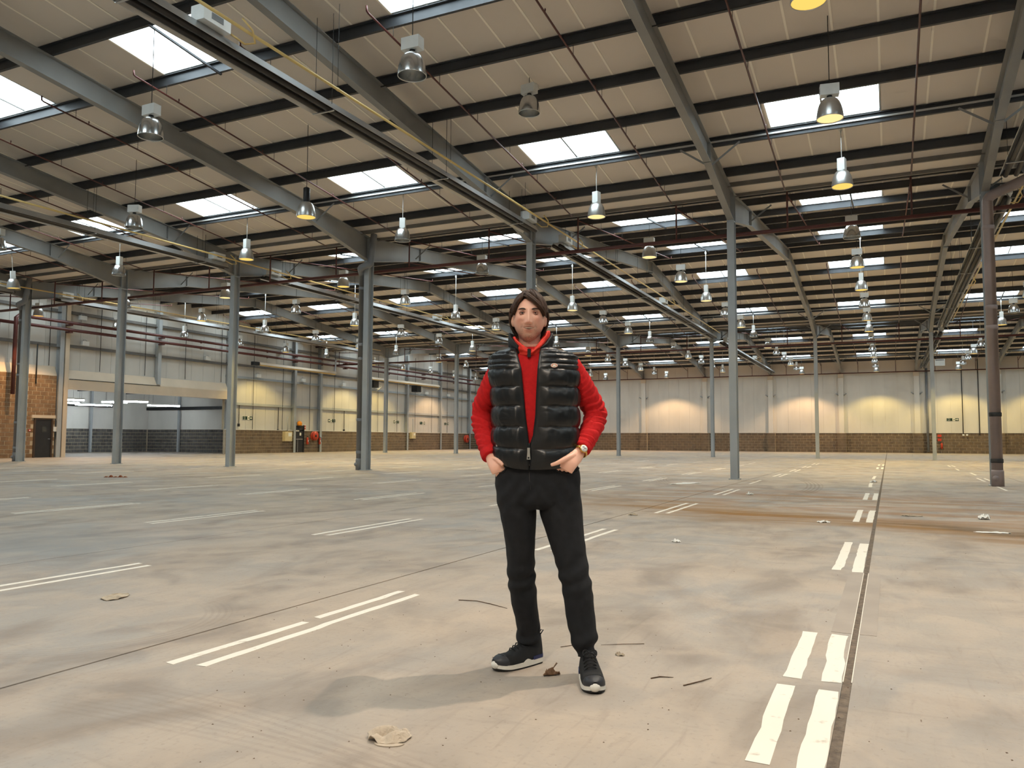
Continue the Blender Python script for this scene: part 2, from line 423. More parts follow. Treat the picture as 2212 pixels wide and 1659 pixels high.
# purlins: Z sections running along the hall
def purlin(vy, sg, d, mt):
    z0 = ZV + SLOPE * d + 0.012; y = vy + sg * d
    prof = [(y - .065*sg, z0), (y + .005*sg, z0), (y + .005*sg, z0 + PD - .035), (y + .07*sg, z0 + PD - .035), (y + .07*sg, z0 + PD - .02), (y - .008*sg, z0 + PD - .02), (y - .008*sg, z0 + .015), (y - .065*sg, z0 + .015)]
    return MB().prism(prof, 'x', XL - .6, XR)
for si, (vy, sg, ln) in enumerate(slopes):
    for k, d in enumerate(purs(sg)):
        if d > ln - .1: continue
        o = purlin(vy, sg, d, None).build('purlin', M_PURLIN)
        pos = ['lowest', 'second lowest', 'third lowest', 'fourth lowest', 'fifth lowest', 'sixth lowest', 'second highest', 'topmost'][k]
        tag(o, 'dark steel purlin, %s on the roof slope %s' % (pos, SLN[si]), 'purlin', 'roof purlins')
for si in (1, 3, 5):
    vy, sg, ln = slopes[si]; z0 = ZV + SLOPE * 2.97 + .012; y = vy + sg * 2.97
    o = MB().box(XL + .3, XR - .2, y - .058, y - .018, z0 + .085, z0 + .125).build('cable_tray', mat('galvanised_tray', srgb(190,190,188), .45, .3), None)
    tag(o, 'thin galvanised cable tray along a purlin of slope %s' % SLN[si], 'cable tray')
    z0 = ZV + SLOPE * 8.34 - .02; y = vy + sg * 8.42
    o = MB().tube([(XL + .3, y, z0), (XR - .2, y, z0)], .014, 6).build('cable', M_WIRE); tag(o, 'dark cable slung under a purlin of slope %s' % SLN[si], 'cable')
# valley gutters seen from below
for vy, nm in ((V1, 'first'), (V2, 'second')):
    g = MB().prism([(vy - .95, ZV + PD + .08), (vy - .45, ZV + .10), (vy + .45, ZV + .10), (vy + .95, ZV + PD + .08), (vy + .95, ZV + PD + .10), (vy + .44, ZV + .13), (vy - .44, ZV + .13), (vy - .95, ZV + PD + .10)], 'x', XL - .6, XR)
    tag(g.build('valley_gutter', M_ROOF), 'pale valley gutter running along the %s row of columns' % nm, 'gutter')
    for s_ in (-1, 1):
        e = MB().box(XL - .6, XR, vy + s_*.50 - .03, vy + s_*.50 + .03, ZV + .012, ZV + .20)
        tag(e.build('gutter_beam', M_PURLIN2), 'grey gutter beam on the %s side of the %s valley gutter' % ('near' if s_ < 0 else 'far', nm), 'beam')

# rafters with haunches at the columns
RDEP = 0.50; FW = 0.18
def rafter_profiles(ln):
    top = lambda d: ZV + SLOPE * d
    web = [(0.0, top(0) - .02), (ln, top(ln) - .02), (ln, top(ln) - RDEP), (3.3, top(3.3) - RDEP), (0.0, 7.36)]
    return top, web
raf_cache = {}
def make_rafter(si, vy, sg, ln):
    top, web = rafter_profiles(ln)
    r = empty('rafter')
    w = MB().prism([(sg*d, z) for d, z in web], 'x', -.006, .006); w.build('web', M_RAFTER, r)
    MB().beam((0, 0, top(0) - .011), (0, sg*ln, top(ln) - .011), FW, .02).build('top_flange', M_RAFTER, r)
    a, b_ = (0, sg*3.25, top(3.25) - RDEP), (0, sg*ln, top(ln) - RDEP)
    MB().beam(a, b_, FW, .022).build('bottom_flange', M_RAFTER, r)
    MB().beam((0, sg*.02, 7.36), (0, sg*3.3, top(3.3) - RDEP - .012), FW, .022).build('haunch_flange', M_RAFTER, r)
    MB().box(-FW/2, FW/2, sg*3.3 - .008, sg*3.3 + .008, top(3.3) - RDEP, top(3.3) - .03).build('stiffener', M_RAFTER, r)
    MB().box(-FW/2, FW/2, sg*(ln - .015) - .010, sg*(ln - .015) + .010, top(ln) - RDEP - .08, top(ln) - .03).build('end_plate', M_RAFTER, r)
    for d in (2.97,):
        for s_ in (-1, 1):
            MB().beam((s_*.05, sg*d, top(d) - RDEP + .05), (s_*.75, sg*d, top(d) + .05), .05, .012, up=(0,1,0)).build('fly_brace', M_RAFTER, r)
    return r
for si, (vy, sg, ln) in enumerate(slopes):
    for i in range(-2, 7):
        key = (sg, round(ln, 2))
        if key in raf_cache: o = copy_tree(raf_cache[key])
        else: o = raf_cache[key] = make_rafter(si, vy, sg, ln)
        o.location = (FX(i), vy, 0)
        tag(o, 'grey rafter, slope %s, frame %s' % (SLN[si], FRN[i]), 'rafter', 'roof rafters')

# ------------------------------------------------------------------ columns
def h_col(h, fw=.20, dp=.30):
    c = MB()
    c.box(-fw/2, fw/2, -dp/2, -dp/2 + .016, 0, h); c.box(-fw/2, fw/2, dp/2 - .016, dp/2, 0, h); c.box(-.006, .006, -dp/2 + .016, dp/2 - .016, 0, h)
    return c
def make_column(h=8.15):
    r = empty('steel_column'); fw, dp = .20, .30
    MB().box(-fw/2, fw/2, -dp/2, -dp/2 + .016, .02, h).build('flange', M_STEEL, r)
    MB().box(-fw/2, fw/2, dp/2 - .016, dp/2, .02, h).build('flange', M_STEEL, r)
    MB().box(-.006, .006, -dp/2 + .016, dp/2 - .016, .02, h).build('web', M_STEEL, r)
    MB().box(-.14, .14, -.19, .19, 0, .02).build('base_plate', M_STEEL, r)
    MB().box(-.095, .095, -dp/2 + .016, dp/2 - .016, 7.33, 7.36).build('stiffener', M_STEEL, r)
    return r
colp = make_column(); first = True
def catmull_(keys, n):
    K = [Vector(k) for k in keys]; m = len(K); out = []
    for q in range(n):
        t = q / (n - 1) * (m - 1); i = min(int(t), m - 2); f = t - i
        p0, p1, p2, p3 = K[max(i-1, 0)], K[i], K[i+1], K[min(i+2, m-1)]
        out.append(.5 * ((2*p1) + (p2-p0)*f + (2*p0-5*p1+4*p2-p3)*f*f + (3*p1-p0-3*p2+p3)*f**3))
    return out
def downpipe(x, y, r0, mt, label, big=False):
    p = empty('downpipe', (x, y, 0))
    top = [(0,0,7.05),(.12,-.02,7.22),(.85,.05,7.55),(.97,.06,7.68),(1.0,.06,8.28)] if big else [(0,0,6.85),(.04,-.14,7.0),(.14,-.28,7.08),(.42,-.28,7.16),(.50,-.22,7.28),(.50,-.05,8.28)]
    MB().tube([(0,0,.34)] + [tuple(q) for q in catmull_(top, 16)], r0, 16).build('pipe', mt, p)
    MB().lathe([(r0*1.12,0),(r0*1.12,.36),(r0*1.02,.40)], 16, cap=True).build('base_boot', mt, p)
    MB().tube([(-r0*.4,-r0*.9,.20),(-r0*.4,-r0*1.35,.20)], r0*.55, 12).build('rodding_eye', mt, p)
    for z in (.62, 1.75, 3.9, 4.4, 6.4):
        MB().lathe([(r0*1.05,z-.05),(r0*1.10,z-.04),(r0*1.10,z+.04),(r0*1.05,z+.05)], 16).build('collar', M_DARKBAND if (big and z in (.62, 1.75)) else mt, p)
    tag(p, label, 'downpipe'); return p
for row, vy in ((1, V1), (2, V2)):
    for i in range(-2, 7):
        if first: o = colp; first = False
        else: o = copy_tree(colp)
        o.location = (FX(i), vy, 0)
        lab = 'grey steel H-column of the %s row, %s' % ('first' if row == 1 else 'second, distant', FRN[i])
        tag(o, lab, 'column', 'columns of the %s row' % ('first' if row == 1 else 'second'))
downpipe(FX(0) + .02, V1 - .30, .125, M_BROWNPIPE, 'thick purple-brown downpipe with dark worn bands in front of a column', True)
downpipe(FX(3) - .24, V1 - .05, .115, M_GREYPIPE, 'grey downpipe with offset bend beside a first-row column, clear of the left wall')
downpipe(FX(6) - .26, V1 - .05, .115, M_GREYPIPE, 'grey downpipe with offset bend beside the first-row column near the red risers')

# ------------------------------------------------------------------ sprinkler pipes
SPX = []
for i in range(-2, 7): SPX += [FX(i) - 1.65, FX(i) - 4.78]
hang = MB().tube([(0,0,.03),(0,0,.28)], .006, 5).mesh('hanger', M_WIRE)
drop1 = MB().tube([(0,0,0),(0,0,1.07)], .026, 8).mesh('dropper', M_REDPIPE)
for si, (vy, sg, ln) in enumerate(slopes):
    if si == 0: continue
    for x in SPX:
        d0, d1 = .3, (11.0 if si == 1 else ln - 2.2)
        r = empty('sprinkler_branch', (x, vy, 0))
        z = lambda d: ZV + SLOPE * d - .22
        b_ = MB().tube([(0, sg*d0, z(d0)), (0, sg*d1, z(d1)), (0, sg*(d1+.05), z(d1) + .02), (0, sg*(d1 + .06), z(d1) + .12)], .021, 8)
        b_.build('pipe', M_REDPIPE, r)
        for d in purs(sg):
            if d0 < d < d1: link('hanger', hang, r, (0, sg*d, z(d) - .03))
        for d in (1.6, 4.0, 7.0, 9.8): link('sprinkler_head', bpy.data.meshes.get('sprinkler_head') or MB().lathe([(.004,0),(.012,.03),(.018,.06),(.004,.09)], 6).mesh('sprinkler_head', M_REDPIPE), r, (0, sg*d, z(d) + .01))
        ib = SPX.index(x) // 2 - 2
        tag(r, 'thin red sprinkler pipe, slope %s, %s, %s' % (SLN[si], bayname(ib), 'far half' if SPX.index(x) % 2 == 0 else 'near half'), 'pipe', 'sprinkler branches')
for vy, z, nm in ((V1 + .26, 7.02, 'first row of columns'), (V2 + .26, 7.02, 'second row of columns'), (V3 - .35, 7.32, 'top of the white far wall')):
    r = empty('sprinkler_main', (0, vy, z))
    MB().tube([(XL + .5, 0, 0), (XR - .3, 0, 0)], .06 if vy < 60 else .045, 12).build('pipe', M_REDPIPE, r)
    for x in SPX:
        if vy < 60: link('dropper', drop1, r, (x, 0.0, .02))
        else: MB().tube([(x, 0, .02), (x, 0, 1.0)], .022, 6).build('dropper', M_REDPIPE, r)
    tag(r, 'dark red sprinkler main with droppers along the %s' % nm, 'pipe')

# ------------------------------------------------------------------ radiant tube heaters and their yellow gas pipes
def heater(x, y0, y1, label, box_at, z=7.45):
    r = empty('tube_heater', (x, 0, z))
    prof = [(-.27,-.02),(-.16,.16),(.16,.16),(.27,-.02),(.26,-.02),(.155,.15),(-.155,.15),(-.26,-.02)]
    MB().prism(prof, 'y', y0, y1).build('reflector', M_ALU, r)
    for s_ in (-.11, .11): MB().tube([(s_, y0 - .1, .03), (s_, y1 + .1, .03)], .055, 12).build('burner_tube', M_HEATTUBE, r)
    y = y0 + 1.2
    while y < y1:
        MB().box(-.25, .25, y - .02, y + .02, -.045, -.025).build('bracket', M_ALU, r)
        zt = 9.2 - z if False else None
        for s_ in (-.2, .2):
            d = min(abs(y - v) for v in (V1, V2)); zt = ZV + SLOPE * d - z
            MB().tube([(s_, y, .10), (s_, y, zt)], .006, 5).build('chain', M_WIRE, r)
        y += 4.4
    for yb in box_at:
        b_ = MB().box(.02, .30, yb - .28, yb + .28, .17, .42).build('burner_box', M_BOXWHITE, r)
        MB().box(.301, .305, yb - .12, yb + .12, .24, .34).build('rating_plate', mat('grey_print', srgb(120,122,124), .6), b_)
        MB().tube([(.24, yb + .28, .22), (.34, yb + .55, .12), (.52, yb + .6, .12), (.60, yb + .45, .25), (.52, yb + .30, .40)], .018, 7).build('flexible_hose', M_YELLOW, r)
    tag(r, label, 'heater')
hx = {0: 'over the brown downpipe', 2: 'over the column behind the man', 4: 'two frames left of the man', 6: 'nearest the left wall'}
for i, w in hx.items():
    heater(FX(i) + .46, 2.0, 21.9, 'black tube heater with aluminium hood, first span, %s' % w, [9.0, 21.4])
    heater(FX(i) + .46, 24.1, 50.2, 'long tube heater with aluminium hood, middle span, %s' % w, [24.4, 37.2])
    if i in (0, 2): heater(FX(i) + .46, 53.0, 78.0, 'tube heater with aluminium hood, far span, %s' % w, [53.4, 66.0])
    g = empty('gas_pipe', (FX(i) + .95, 0, 7.70))
    MB().tube([(0, 5.0, 0), (0, 49.5, 0)], .028, 10).build('pipe', M_YELLOW, g)
    y = 7.5
    while y < 49:
        d = min(abs(y - v) for v in (V1, V2)); MB().tube([(0, y, .02), (0, y, ZV + SLOPE*d - 7.70)], .005, 5).build('hanger_rod', M_WIRE, g)
        MB().tube([(0, y - .02, 0), (0, y + .02, 0)], .034, 10).build('clip', M_YELLOW, g)
        y += 4.3
    tag(g, 'thin yellow gas pipe beside the tube heater %s' % w, 'pipe')

# ------------------------------------------------------------------ high-bay lamps
LY = [11.0, 15.8, 20.3, 25.6, 30.15, 34.8, 39.3, 43.8, 48.3, 54.4, 58.9, 63.5, 68.0, 72.5, 77.0]
LIT = {0: {0: 'y', 1: 'w', 2: 'y', 4: 'y', 5: 'y', 7: 'y', 8: 'y', 11: 'w', 14: 'y'},
       1: {2: 'w', 3: 'w', 4: 'w', 5: 'w', 7: 'w', 9: 'w', 12: 'y', 14: 'o'},
       2: {1: 'y', 5: 'w', 7: 'w', 10: 'w', 13: 'w'},
       3: {2: 'y', 3: 'y', 4: 'y', 6: 'w', 9: 'y', 12: 'w', 14: 'o'},
       4: {3: 'w', 5: 'y', 8: 'w', 11: 'y', 13: 'o'},
       5: {2: 'y', 4: 'y', 7: 'y', 9: 'y', 12: 'o'},
       6: {3: 'o', 7: 'y', 9: 'y', 10: 'y', 12: 'o'},
       -1: {0: 'w', 3: 'w', 6: 'y', 8: 'y', 11: 'y', 14: 'y'},
       -2: {1: 'w', 4: 'y', 7: 'w', 11: 'w', 14: 'y'}}
LCOL = {'y': (1.0, 0.72, 0.22), 'w': (1.0, 0.82, 0.60), 'o': (1.0, 0.62, 0.30)}
RB = .245
shade_prof = [(.05,.405),(.10,.395),(.145,.365),(.182,.31),(.209,.24),(.228,.16),(.240,.08),(RB,.012),(RB,.0),(RB-.010,.0),(.234,.02),(.231,.08),(.219,.16),(.200,.24),(.174,.305),(.138,.355),(.095,.385),(.05,.395)]
me_shade = MB().lathe(shade_prof, 24).mesh('shade', M_SHADE)
me_shade2 = MB().lathe(shade_prof, 24).mesh('shade', M_SHADE_LIT)
me_wide = MB().box(-.17,.17,-.09,.09,.45,.66).mesh('ballast_box', M_BOXWHITE)
me_tall = MB().box(-.085,.085,-.085,.085,.40,.70).mesh('ballast_box', M_BOXWHITE)
me_black = MB().lathe([(.075,.40),(.085,.42),(.085,.76),(.05,.78)], 14, cap=True).mesh('ballast_box', M_BLACK)
me_neck = MB().lathe([(.05,.38),(.05,.46)], 10, cap=True).mesh('neck', M_BLACK)
me_vent = MB()
for q in range(4): me_vent.box(-.173,-.169,-.05,.05,.50+q*.03,.51+q*.03)
me_vent = me_vent.mesh('vent_slots', M_BLACK)
def bulb(m): return MB().lathe([(.001,.205),(.03,.21),(.048,.23),(.052,.265),(.042,.31),(.025,.35),(.02,.39)], 12).mesh('bulb', m)
def lens(m): return MB().lathe([(.0,.075),(.08,.068),(.15,.05),(.205,.028),(.2325,.014)], 20).mesh('lens', m)  # added glowing dish, stands in for the lit inside of the shade
BULB = {None: bulb(M_BULB_OFF), 'y': lens(M_GLOW_Y), 'w': lens(M_GLOW_W), 'o': lens(M_GLOW_O)}
me_hook = MB().tube([(0,0,0),(.03,0,.05),(.02,0,.11),(-.03,0,.12),(-.045,0,.07),(-.02,0,.03),(.01,0,.04)], .008, 6).mesh('cable_loop', M_BOXWHITE)
LDATA = {}
for k, c in LCOL.items():
    ld = bpy.data.lights.new('lamp_light_' + k, 'SPOT'); ld.spot_size = math.radians(118); ld.spot_blend = .35; ld.energy = LAMP_W * {'y': 1.1, 'w': 1.0, 'o': 2.5}[k]; ld.color = c; ld.shadow_soft_size = .05; LDATA[k] = ld
for k in ('y', 'w', 'o'):
    lf_ = LDATA[k].copy(); lf_.energy = LAMP_W * {'y': 4.4, 'w': 1.6, 'o': 5.5}[k]; LDATA[k + 'far'] = lf_
ld = bpy.data.lights.new('lamp_light_bright', 'SPOT'); ld.spot_size = math.radians(118); ld.spot_blend = .35; ld.energy = LAMP_W * 5.5; ld.color = (1.0, .82, .64); ld.shadow_soft_size = .06; LDATA['k'] = ld
BULB['k'] = BULB['w']
def lamp(x, y, lit, kind, z=7.17, tilt=0.0):
    r = empty('high_bay_lamp', (x, y, z)); r.rotation_euler = (tilt, tilt * .4, RD.uniform(-.4, .4))
    link('shade', me_shade2 if lit else me_shade, r)
    link('ballast_box', {'wide': me_wide, 'tall': me_tall, 'black': me_black}[kind], r)
    link('neck', me_neck, r); link('lit_glow_dish' if lit else 'bulb', BULB[lit], r)
    if kind == 'wide': link('vent_slots', me_vent, r)
    d = min(abs(y - v) for v in (V0, V1, V2, V3)); zr = ZV + SLOPE * d + PD + .005 - z
    zb = {'wide': .66, 'tall': .70, 'black': .78}[kind]
    sl = min(slopes, key=lambda q: (abs((y - q[0]) * q[1] - q[2] / 2)))
    dd = (y - sl[0]) * sl[1]
    near_p = [p for p in purs(sl[1]) if abs(p - dd) < .09]
    if near_p: r.location.y = sl[0] + sl[1] * (near_p[0] - .03); r.rotation_euler = (0, 0, 0); zr = ZV + SLOPE * near_p[0] - z + .013
    elif any(q0 - .1 < dd < q1 + .1 for q0, q1 in skys(sl[1])):
        q0, q1 = [q for q in skys(sl[1]) if q[0] - .1 < dd < q[1] + .1][0]; q0 -= .12; q1 += .12
        r.rotation_euler = (0, 0, 0); zr = ZV + SLOPE * dd - z - .02
        MB().beam((0, sl[1] * (q0 - dd), ZV + SLOPE * q0 - z - .012), (0, sl[1] * (q1 - dd), ZV + SLOPE * q1 - z - .012), .045, .045).build('support_channel', M_PURLIN, r)
    if zr > zb + .1:
        MB().tube([(0,0,zb),(0,0,zr)], .008 if kind != 'tall' else .011, 6).build('hanging_rod', M_WIRE if kind != 'tall' else M_BOXWHITE, r)
        if kind == 'tall': link('cable_loop', me_hook, r, (0, 0, zr - .2))
    if lit:
        lo = bpy.data.objects.new('lamp_light', LDATA[lit + 'far' if (y > 23 and lit != 'k') else lit]); col.objects.link(lo); lo.parent = r; lo.location = (0, 0, -.01)
    return r
def span(y): return 'first span, nearest the man,' if y < V1 else ('middle span' if y < V2 else 'far span')
WHAT = {'y': 'lit yellow', 'w': 'lit warm', 'o': 'lit orange', None: 'unlit', 'k': 'brightly lit'}
for i in range(-2, 7):
    for j, y in enumerate(LY):
        lit = LIT[i].get(j)
        kind = 'tall' if j in (2, 5, 8, 10, 13) else 'wide'
        z, tl = 7.17, 0.0
        if i == 1 and j == 1: z = 8.36; lit = None
        if i == 2 and j == 1: kind, z = 'black', 6.75
        if i == 1 and j == 3: tl = .22
        if i == 6 and j in (2, 3): tl = -.25
        if RD.random() < .15: tl = RD.uniform(-.12, .12)
        x = FX(i) - 3.144 + (-.06 if i == 0 else 0)
        o = lamp(x, (11.35 if (i, j) == (0, 0) else y) + RD.uniform(-.05, .05), lit, kind, z, tl)
        if kind == 'black': lab, grp = 'high-bay lamp with black cylindrical ballast, glowing yellow', None
        elif z > 8: lab, grp = 'soot-dulled unlit high-bay lamp hung tight up under the purlins', None
        else:
            lab = '%s pendant lamp, %s box, %s from far wall, %s' % (WHAT[lit], kind, ['', 'first', 'second', 'third', 'fourth', 'fifth', 'sixth', 'seventh', 'eighth', 'ninth', 'tenth', 'eleventh', 'twelfth', 'thirteenth', 'fourteenth', 'fifteenth'][15 - j], bayname(i)); grp = 'high-bay lamps'
        tag(o, lab, 'lamp', grp)
# unseen lamps: one throws the man's shadow, two are added to brighten his face
for x, y, l in ((.10, 5.85, 'k'), (5.5, 6.4, None), (-7.1, 6.4, None), (-13.4, 6.4, None), (-7.1, 1.6, None), (-.8, 1.6, 'w'), (5.5, 1.6, 'w'), (-.8, -3.2, 'k'), (-13.4, 1.6, 'w')):
    o = lamp(x, y, l, 'wide'); tag(o, '%s pendant lamp hung unseen over the photographer, out of frame' % WHAT[l], 'lamp', '%s lamps over the photographer' % WHAT[l])

# ------------------------------------------------------------------ blockwork
class Blocks:
    """courses of blocks on a wall plane; the largest in view are single parts, the rest one stuff part"""
    def __init__(s, parent, m, single=300): s.parent = parent; s.m = m; s.cells = []; s.cache = {}; s.single = single
    def fill(s, axis, plane, a0, a1, z0, z1, L, Hc, face, skip=()):
        n = round((z1 - z0) / Hc); Hc = (z1 - z0) / n
        for c in range(n):
            t = a0 - (L / 2 if c % 2 else 0)
            while t < a1:
                u0, u1 = max(t, a0) , min(t + L, a1); t += L
                zc = z0 + Hc * (c + .5); uc = (u0 + u1) / 2
                if u1 - u0 < .06 or any(p0 < uc < p1 and q0 < zc < q1 for p0, p1, q0, q1 in skip): continue
                s.cells.append((axis, plane, face, uc, zc, u1 - u0, Hc))
    def build(s, key):
        s.cells.sort(key=key); J = .014
        def shape(w, h):
            return [(-w/2 + J, -h/2 + J), (w/2 - J, -h/2 + J), (w/2 - J, h/2 - J), (-w/2 + J, h/2 - J)]
        rest = MB()
        for n, (axis, plane, face, uc, zc, w, h) in enumerate(s.cells):
            d0, d1 = (-.02, RD.choice((.010, .012, .014)))
            if n < s.single:
                k = (axis, face, round(w, 2), round(h, 3))
                if k not in s.cache:
                    mb = MB()
                    if axis == 'y': mb.prism(shape(w, h), 'x', face*-.02, face*.012)
                    else: mb.prism(shape(w, h), 'y', face*-.02, face*.012)
                    s.cache[k] = mb.mesh('brick', s.m)
                link('brick', s.cache[k], s.parent, (plane, uc, zc) if axis == 'y' else (uc, plane, zc))
            else:
                if axis == 'y': rest.box(plane - .02, plane + face*.012, uc - w/2 + J, uc + w/2 - J, zc - h/2 + J, zc + h/2 - J)
                else: rest.box(uc - w/2 + J, uc + w/2 - J, plane - .02, plane + face*.012, zc - h/2 + J, zc + h/2 - J)
        if rest.v: stuff(rest.build('brick_field', s.m, s.parent))

# ------------------------------------------------------------------ left wall
BH = 1.66        # top of the block dado
wl = MB()
wl.box(XL - .30, XL - .06, 41.06, V3, 0, BH); wl.box(XL - .30, XL - .06, V0, 28.62, 0, 4.46)
wl.box(XL - .40, XL - .31, V0, V3, 4.3, 10.4); wl.box(XL - .40, XL - .31, 41.0, V3, BH, 4.4)
wl_o = wl.build('wall_left', M_MORTAR); struct(wl_o, 'tall side wall, block dado below and pale cladding above')
bk = Blocks(wl_o, M_BLOCK, 300)
bk.fill('y', XL - .06, 41.06, V3, 0, BH, .45, .237, 1, skip=((48.05, 49.1, 0, BH),))
bk.build(lambda c: c[3])
wb_o = MB().box(XL - .30, XL - .061, 22, 28.62, 0, 4.45).build('wall_left_block', M_MORTAR); struct(wb_o, 'tall brown block wall around the dark door')
bk = Blocks(wb_o, mat('warm_brown_block', srgb(132,104,76), .95, 0, .28, 2.6, .3, 30), 300)
bk.fill('y', XL - .06, 23.0, 28.62, 0, 4.45, .45, .2225, 1, skip=((27.36, 28.50, 0, 2.30),))
bk.build(lambda c: -c[3])
# cladding sheets above, one metre wide
def clad(y0, y1, z0, z1):
    y = y0
    while y < y1 - .1:
        e = min(y + 1.0, y1)
        MB().box(XL - .31, XL - .27, y + .006, e - .006, z0, z1).build('cladding_sheet', M_CLAD, wl_o); y += 1.0
clad(22.0, 28.9, 4.95, 8.7); clad(29.1, 41.1, 4.85, 8.9); clad(41.1, V3, BH + .05, 9.0)
MB().box(XL - .31, XL - .27, V0, 22.0, 0, 9.9).build('cladding_sheet', M_CLAD, wl_o)
clad(22.0, V3, 9.0, 9.9)
for y0, y1, z in ((22, 28.9, 6.15), (29.1, 41.1, 6.2), (41.1, V3, 5.38), (41.1, V3, 3.5), (22, 41.1, 8.1), (41.1, V3, 7.9), (41.1, V3, 6.25)):
    MB().prism([(XL - .27, z - .09), (XL - .09, z - .09), (XL - .09, z - .07), (XL - .25, z - .07), (XL - .25, z + .09), (XL - .27, z + .09)], 'y', y0, y1).build('cladding_rail', M_PURLIN2 if z > 5.6 else M_STEEL, wl_o)
MB().box(XL - .30, XL - .02, 41.06, V3, BH, BH + .05).build('sill', M_WHITE, wl_o)
MB().prism([(XL - .27, 4.98), (XL - .05, 4.46), (XL - .30, 4.46)], 'y', 22, 28.62).build('sloping_flashing', M_FLASH, wl_o)
for yp in (28.78, 47.95, 51.05, 57.4, 63.8, 70.0, 76.2):
    c = MB(); h = 9.0
    c.box(XL - .26, XL - .24, yp - .12, yp + .12, 0, h); c.box(XL + .06, XL + .08, yp - .12, yp + .12, 0, h); c.box(XL - .24, XL + .06, yp - .008, yp + .008, 0, h)
    c.build('wall_post', M_STEEL, wl_o)
for yp, z0 in ((35.3, 4.4), (41.25, 0)):
    MB().box(XL - .22, XL + .06, yp - .12, yp + .12, z0, 9.0).build('wall_post', M_STEEL, wl_o)
for y in [22 + 3.1*k for k in range(19)]:
    if 28.5 < y < 41 : z0 = 4.9
    elif y < 28.5: z0 = 5.0
    else: z0 = BH + .05
    MB().tube([(XL - .16, y, z0), (XL - .16, y, 8.9)], .018, 6).build('sag_rod', M_WIRE, wl_o)
MB().box(XL - .20, XL + .04, 29.0, 29.24, 0, 9.0).build('opening_jamb', M_FLASH, wl_o)
bm_ = MB().box(XL - .2, XL + .05, 29.24, 41.13, 3.75, 4.30).build('trim_1', M_FLASH); struct(bm_, 'deep beige lintel beam over the wide opening')
MB().prism([(XL - .26, 4.86), (XL + .0, 4.36), (XL + .02, 4.30), (XL - .27, 4.30)], 'y', 29.24, 41.13).build('sloping_flashing', M_FLASH, bm_)
MB().box(XL - .05, XL + .06, 29.3, 35.4, 4.30, 4.34).build('cable_tray', M_WIRE, bm_)
# door in the block wall
M_DOOR = mat('near_black_door', srgb(34,34,36), .5, 0, .1, 6)
dr = MB().box(XL - .06, XL - .02, 27.50, 28.40, 0.01, 2.05).build('door_1', M_DOOR); struct(dr, 'plain near-black door in the brown block wall')
for q in ((27.42, 27.50, 0, 2.10), (28.40, 28.48, 0, 2.10), (27.50, 28.40, 2.05, 2.10)):
    MB().box(XL - .065, XL + .02, *q).build('door_frame', mat('dark_brown_frame', srgb(70,52,38), .6), dr)
MB().box(XL - .065, XL + .03, 27.28, 28.60, 2.12, 2.28).build('door_lintel', M_FLASH, dr)
MB().box(XL - .02, XL - .012, 27.88, 28.12, 1.35, 1.65).build('vision_panel', mat('dim_glass', srgb(70,72,70), .2), dr)
MB().tube([(XL - .02, 28.32, 1.0), (XL + .03, 28.32, 1.0), (XL + .03, 28.20, 1.0)], .012, 6).build('door_handle', M_ALU, dr)
o = MB().box(XL - .05, XL + .03, 28.50, 28.90, 1.40, 1.66).build('wall_box', M_BOXWHITE); tag(o, 'small white wall box between the dark door and the opening', 'box')
o = empty('call_point', (XL - .03, 27.2, 1.45)); MB().cbox(0,0,0,.05,.11,.11).build('case', mat('red_plastic', srgb(190,60,44), .4), o); MB().cbox(.028,0,0,.006,.06,.06).build('push_plate', M_BOXWHITE, o)
tag(o, 'small red fire call point left of the dark door', 'call point')
# red risers at the near end and the two red pipes along the wall
o = MB().tube([(XL + .35, 25.0, 3.9), (XL + .35, 25.0, 6.95)], .14, 14).build('sprinkler_riser', M_REDPIPE); tag(o, 'fat dark red vertical sprinkler riser on the block wall', 'pipe')
o = MB().tube([(XL + .45, 25.9, 3.3), (XL + .45, 25.9, 7.3), (XL + .45, 26.1, 7.45)], .10, 12).build('sprinkler_riser', M_REDPIPE); tag(o, 'thinner dark red sprinkler riser with a bend at the top', 'pipe')
o = MB().tube([(XL + .01, 27.4, 3.95), (XL + .01, 27.4, 6.1)], .035, 8).build('conduit_drop', M_WIRE); tag(o, 'dark conduit drop above the black door', 'conduit')
for z, y0, y1, lab in ((7.42, 26.1, 76.0, 'upper dark red sprinkler pipe running along the left wall'), (7.02, 24.2, 78.0, 'lower dark red sprinkler pipe running along the left wall')):
    r = empty('sprinkler_pipe', (XL + .40, 0, z))
    MB().tube([(0, y0, 0), (0, y1, 0)], .085, 12).build('pipe', M_REDPIPE, r)
    y = 29.0
    while y < 77:
        MB().box(-.32, .05, y - .1, y + .1, -.16, -.08).build('bracket', M_REDPIPE, r); MB().tube([(0, y + 3, -.02), (0, y + 3.06, -.02)], .105, 12).build('coupling', M_REDPIPE, r); y += 6.2
    tag(r, lab, 'pipe')
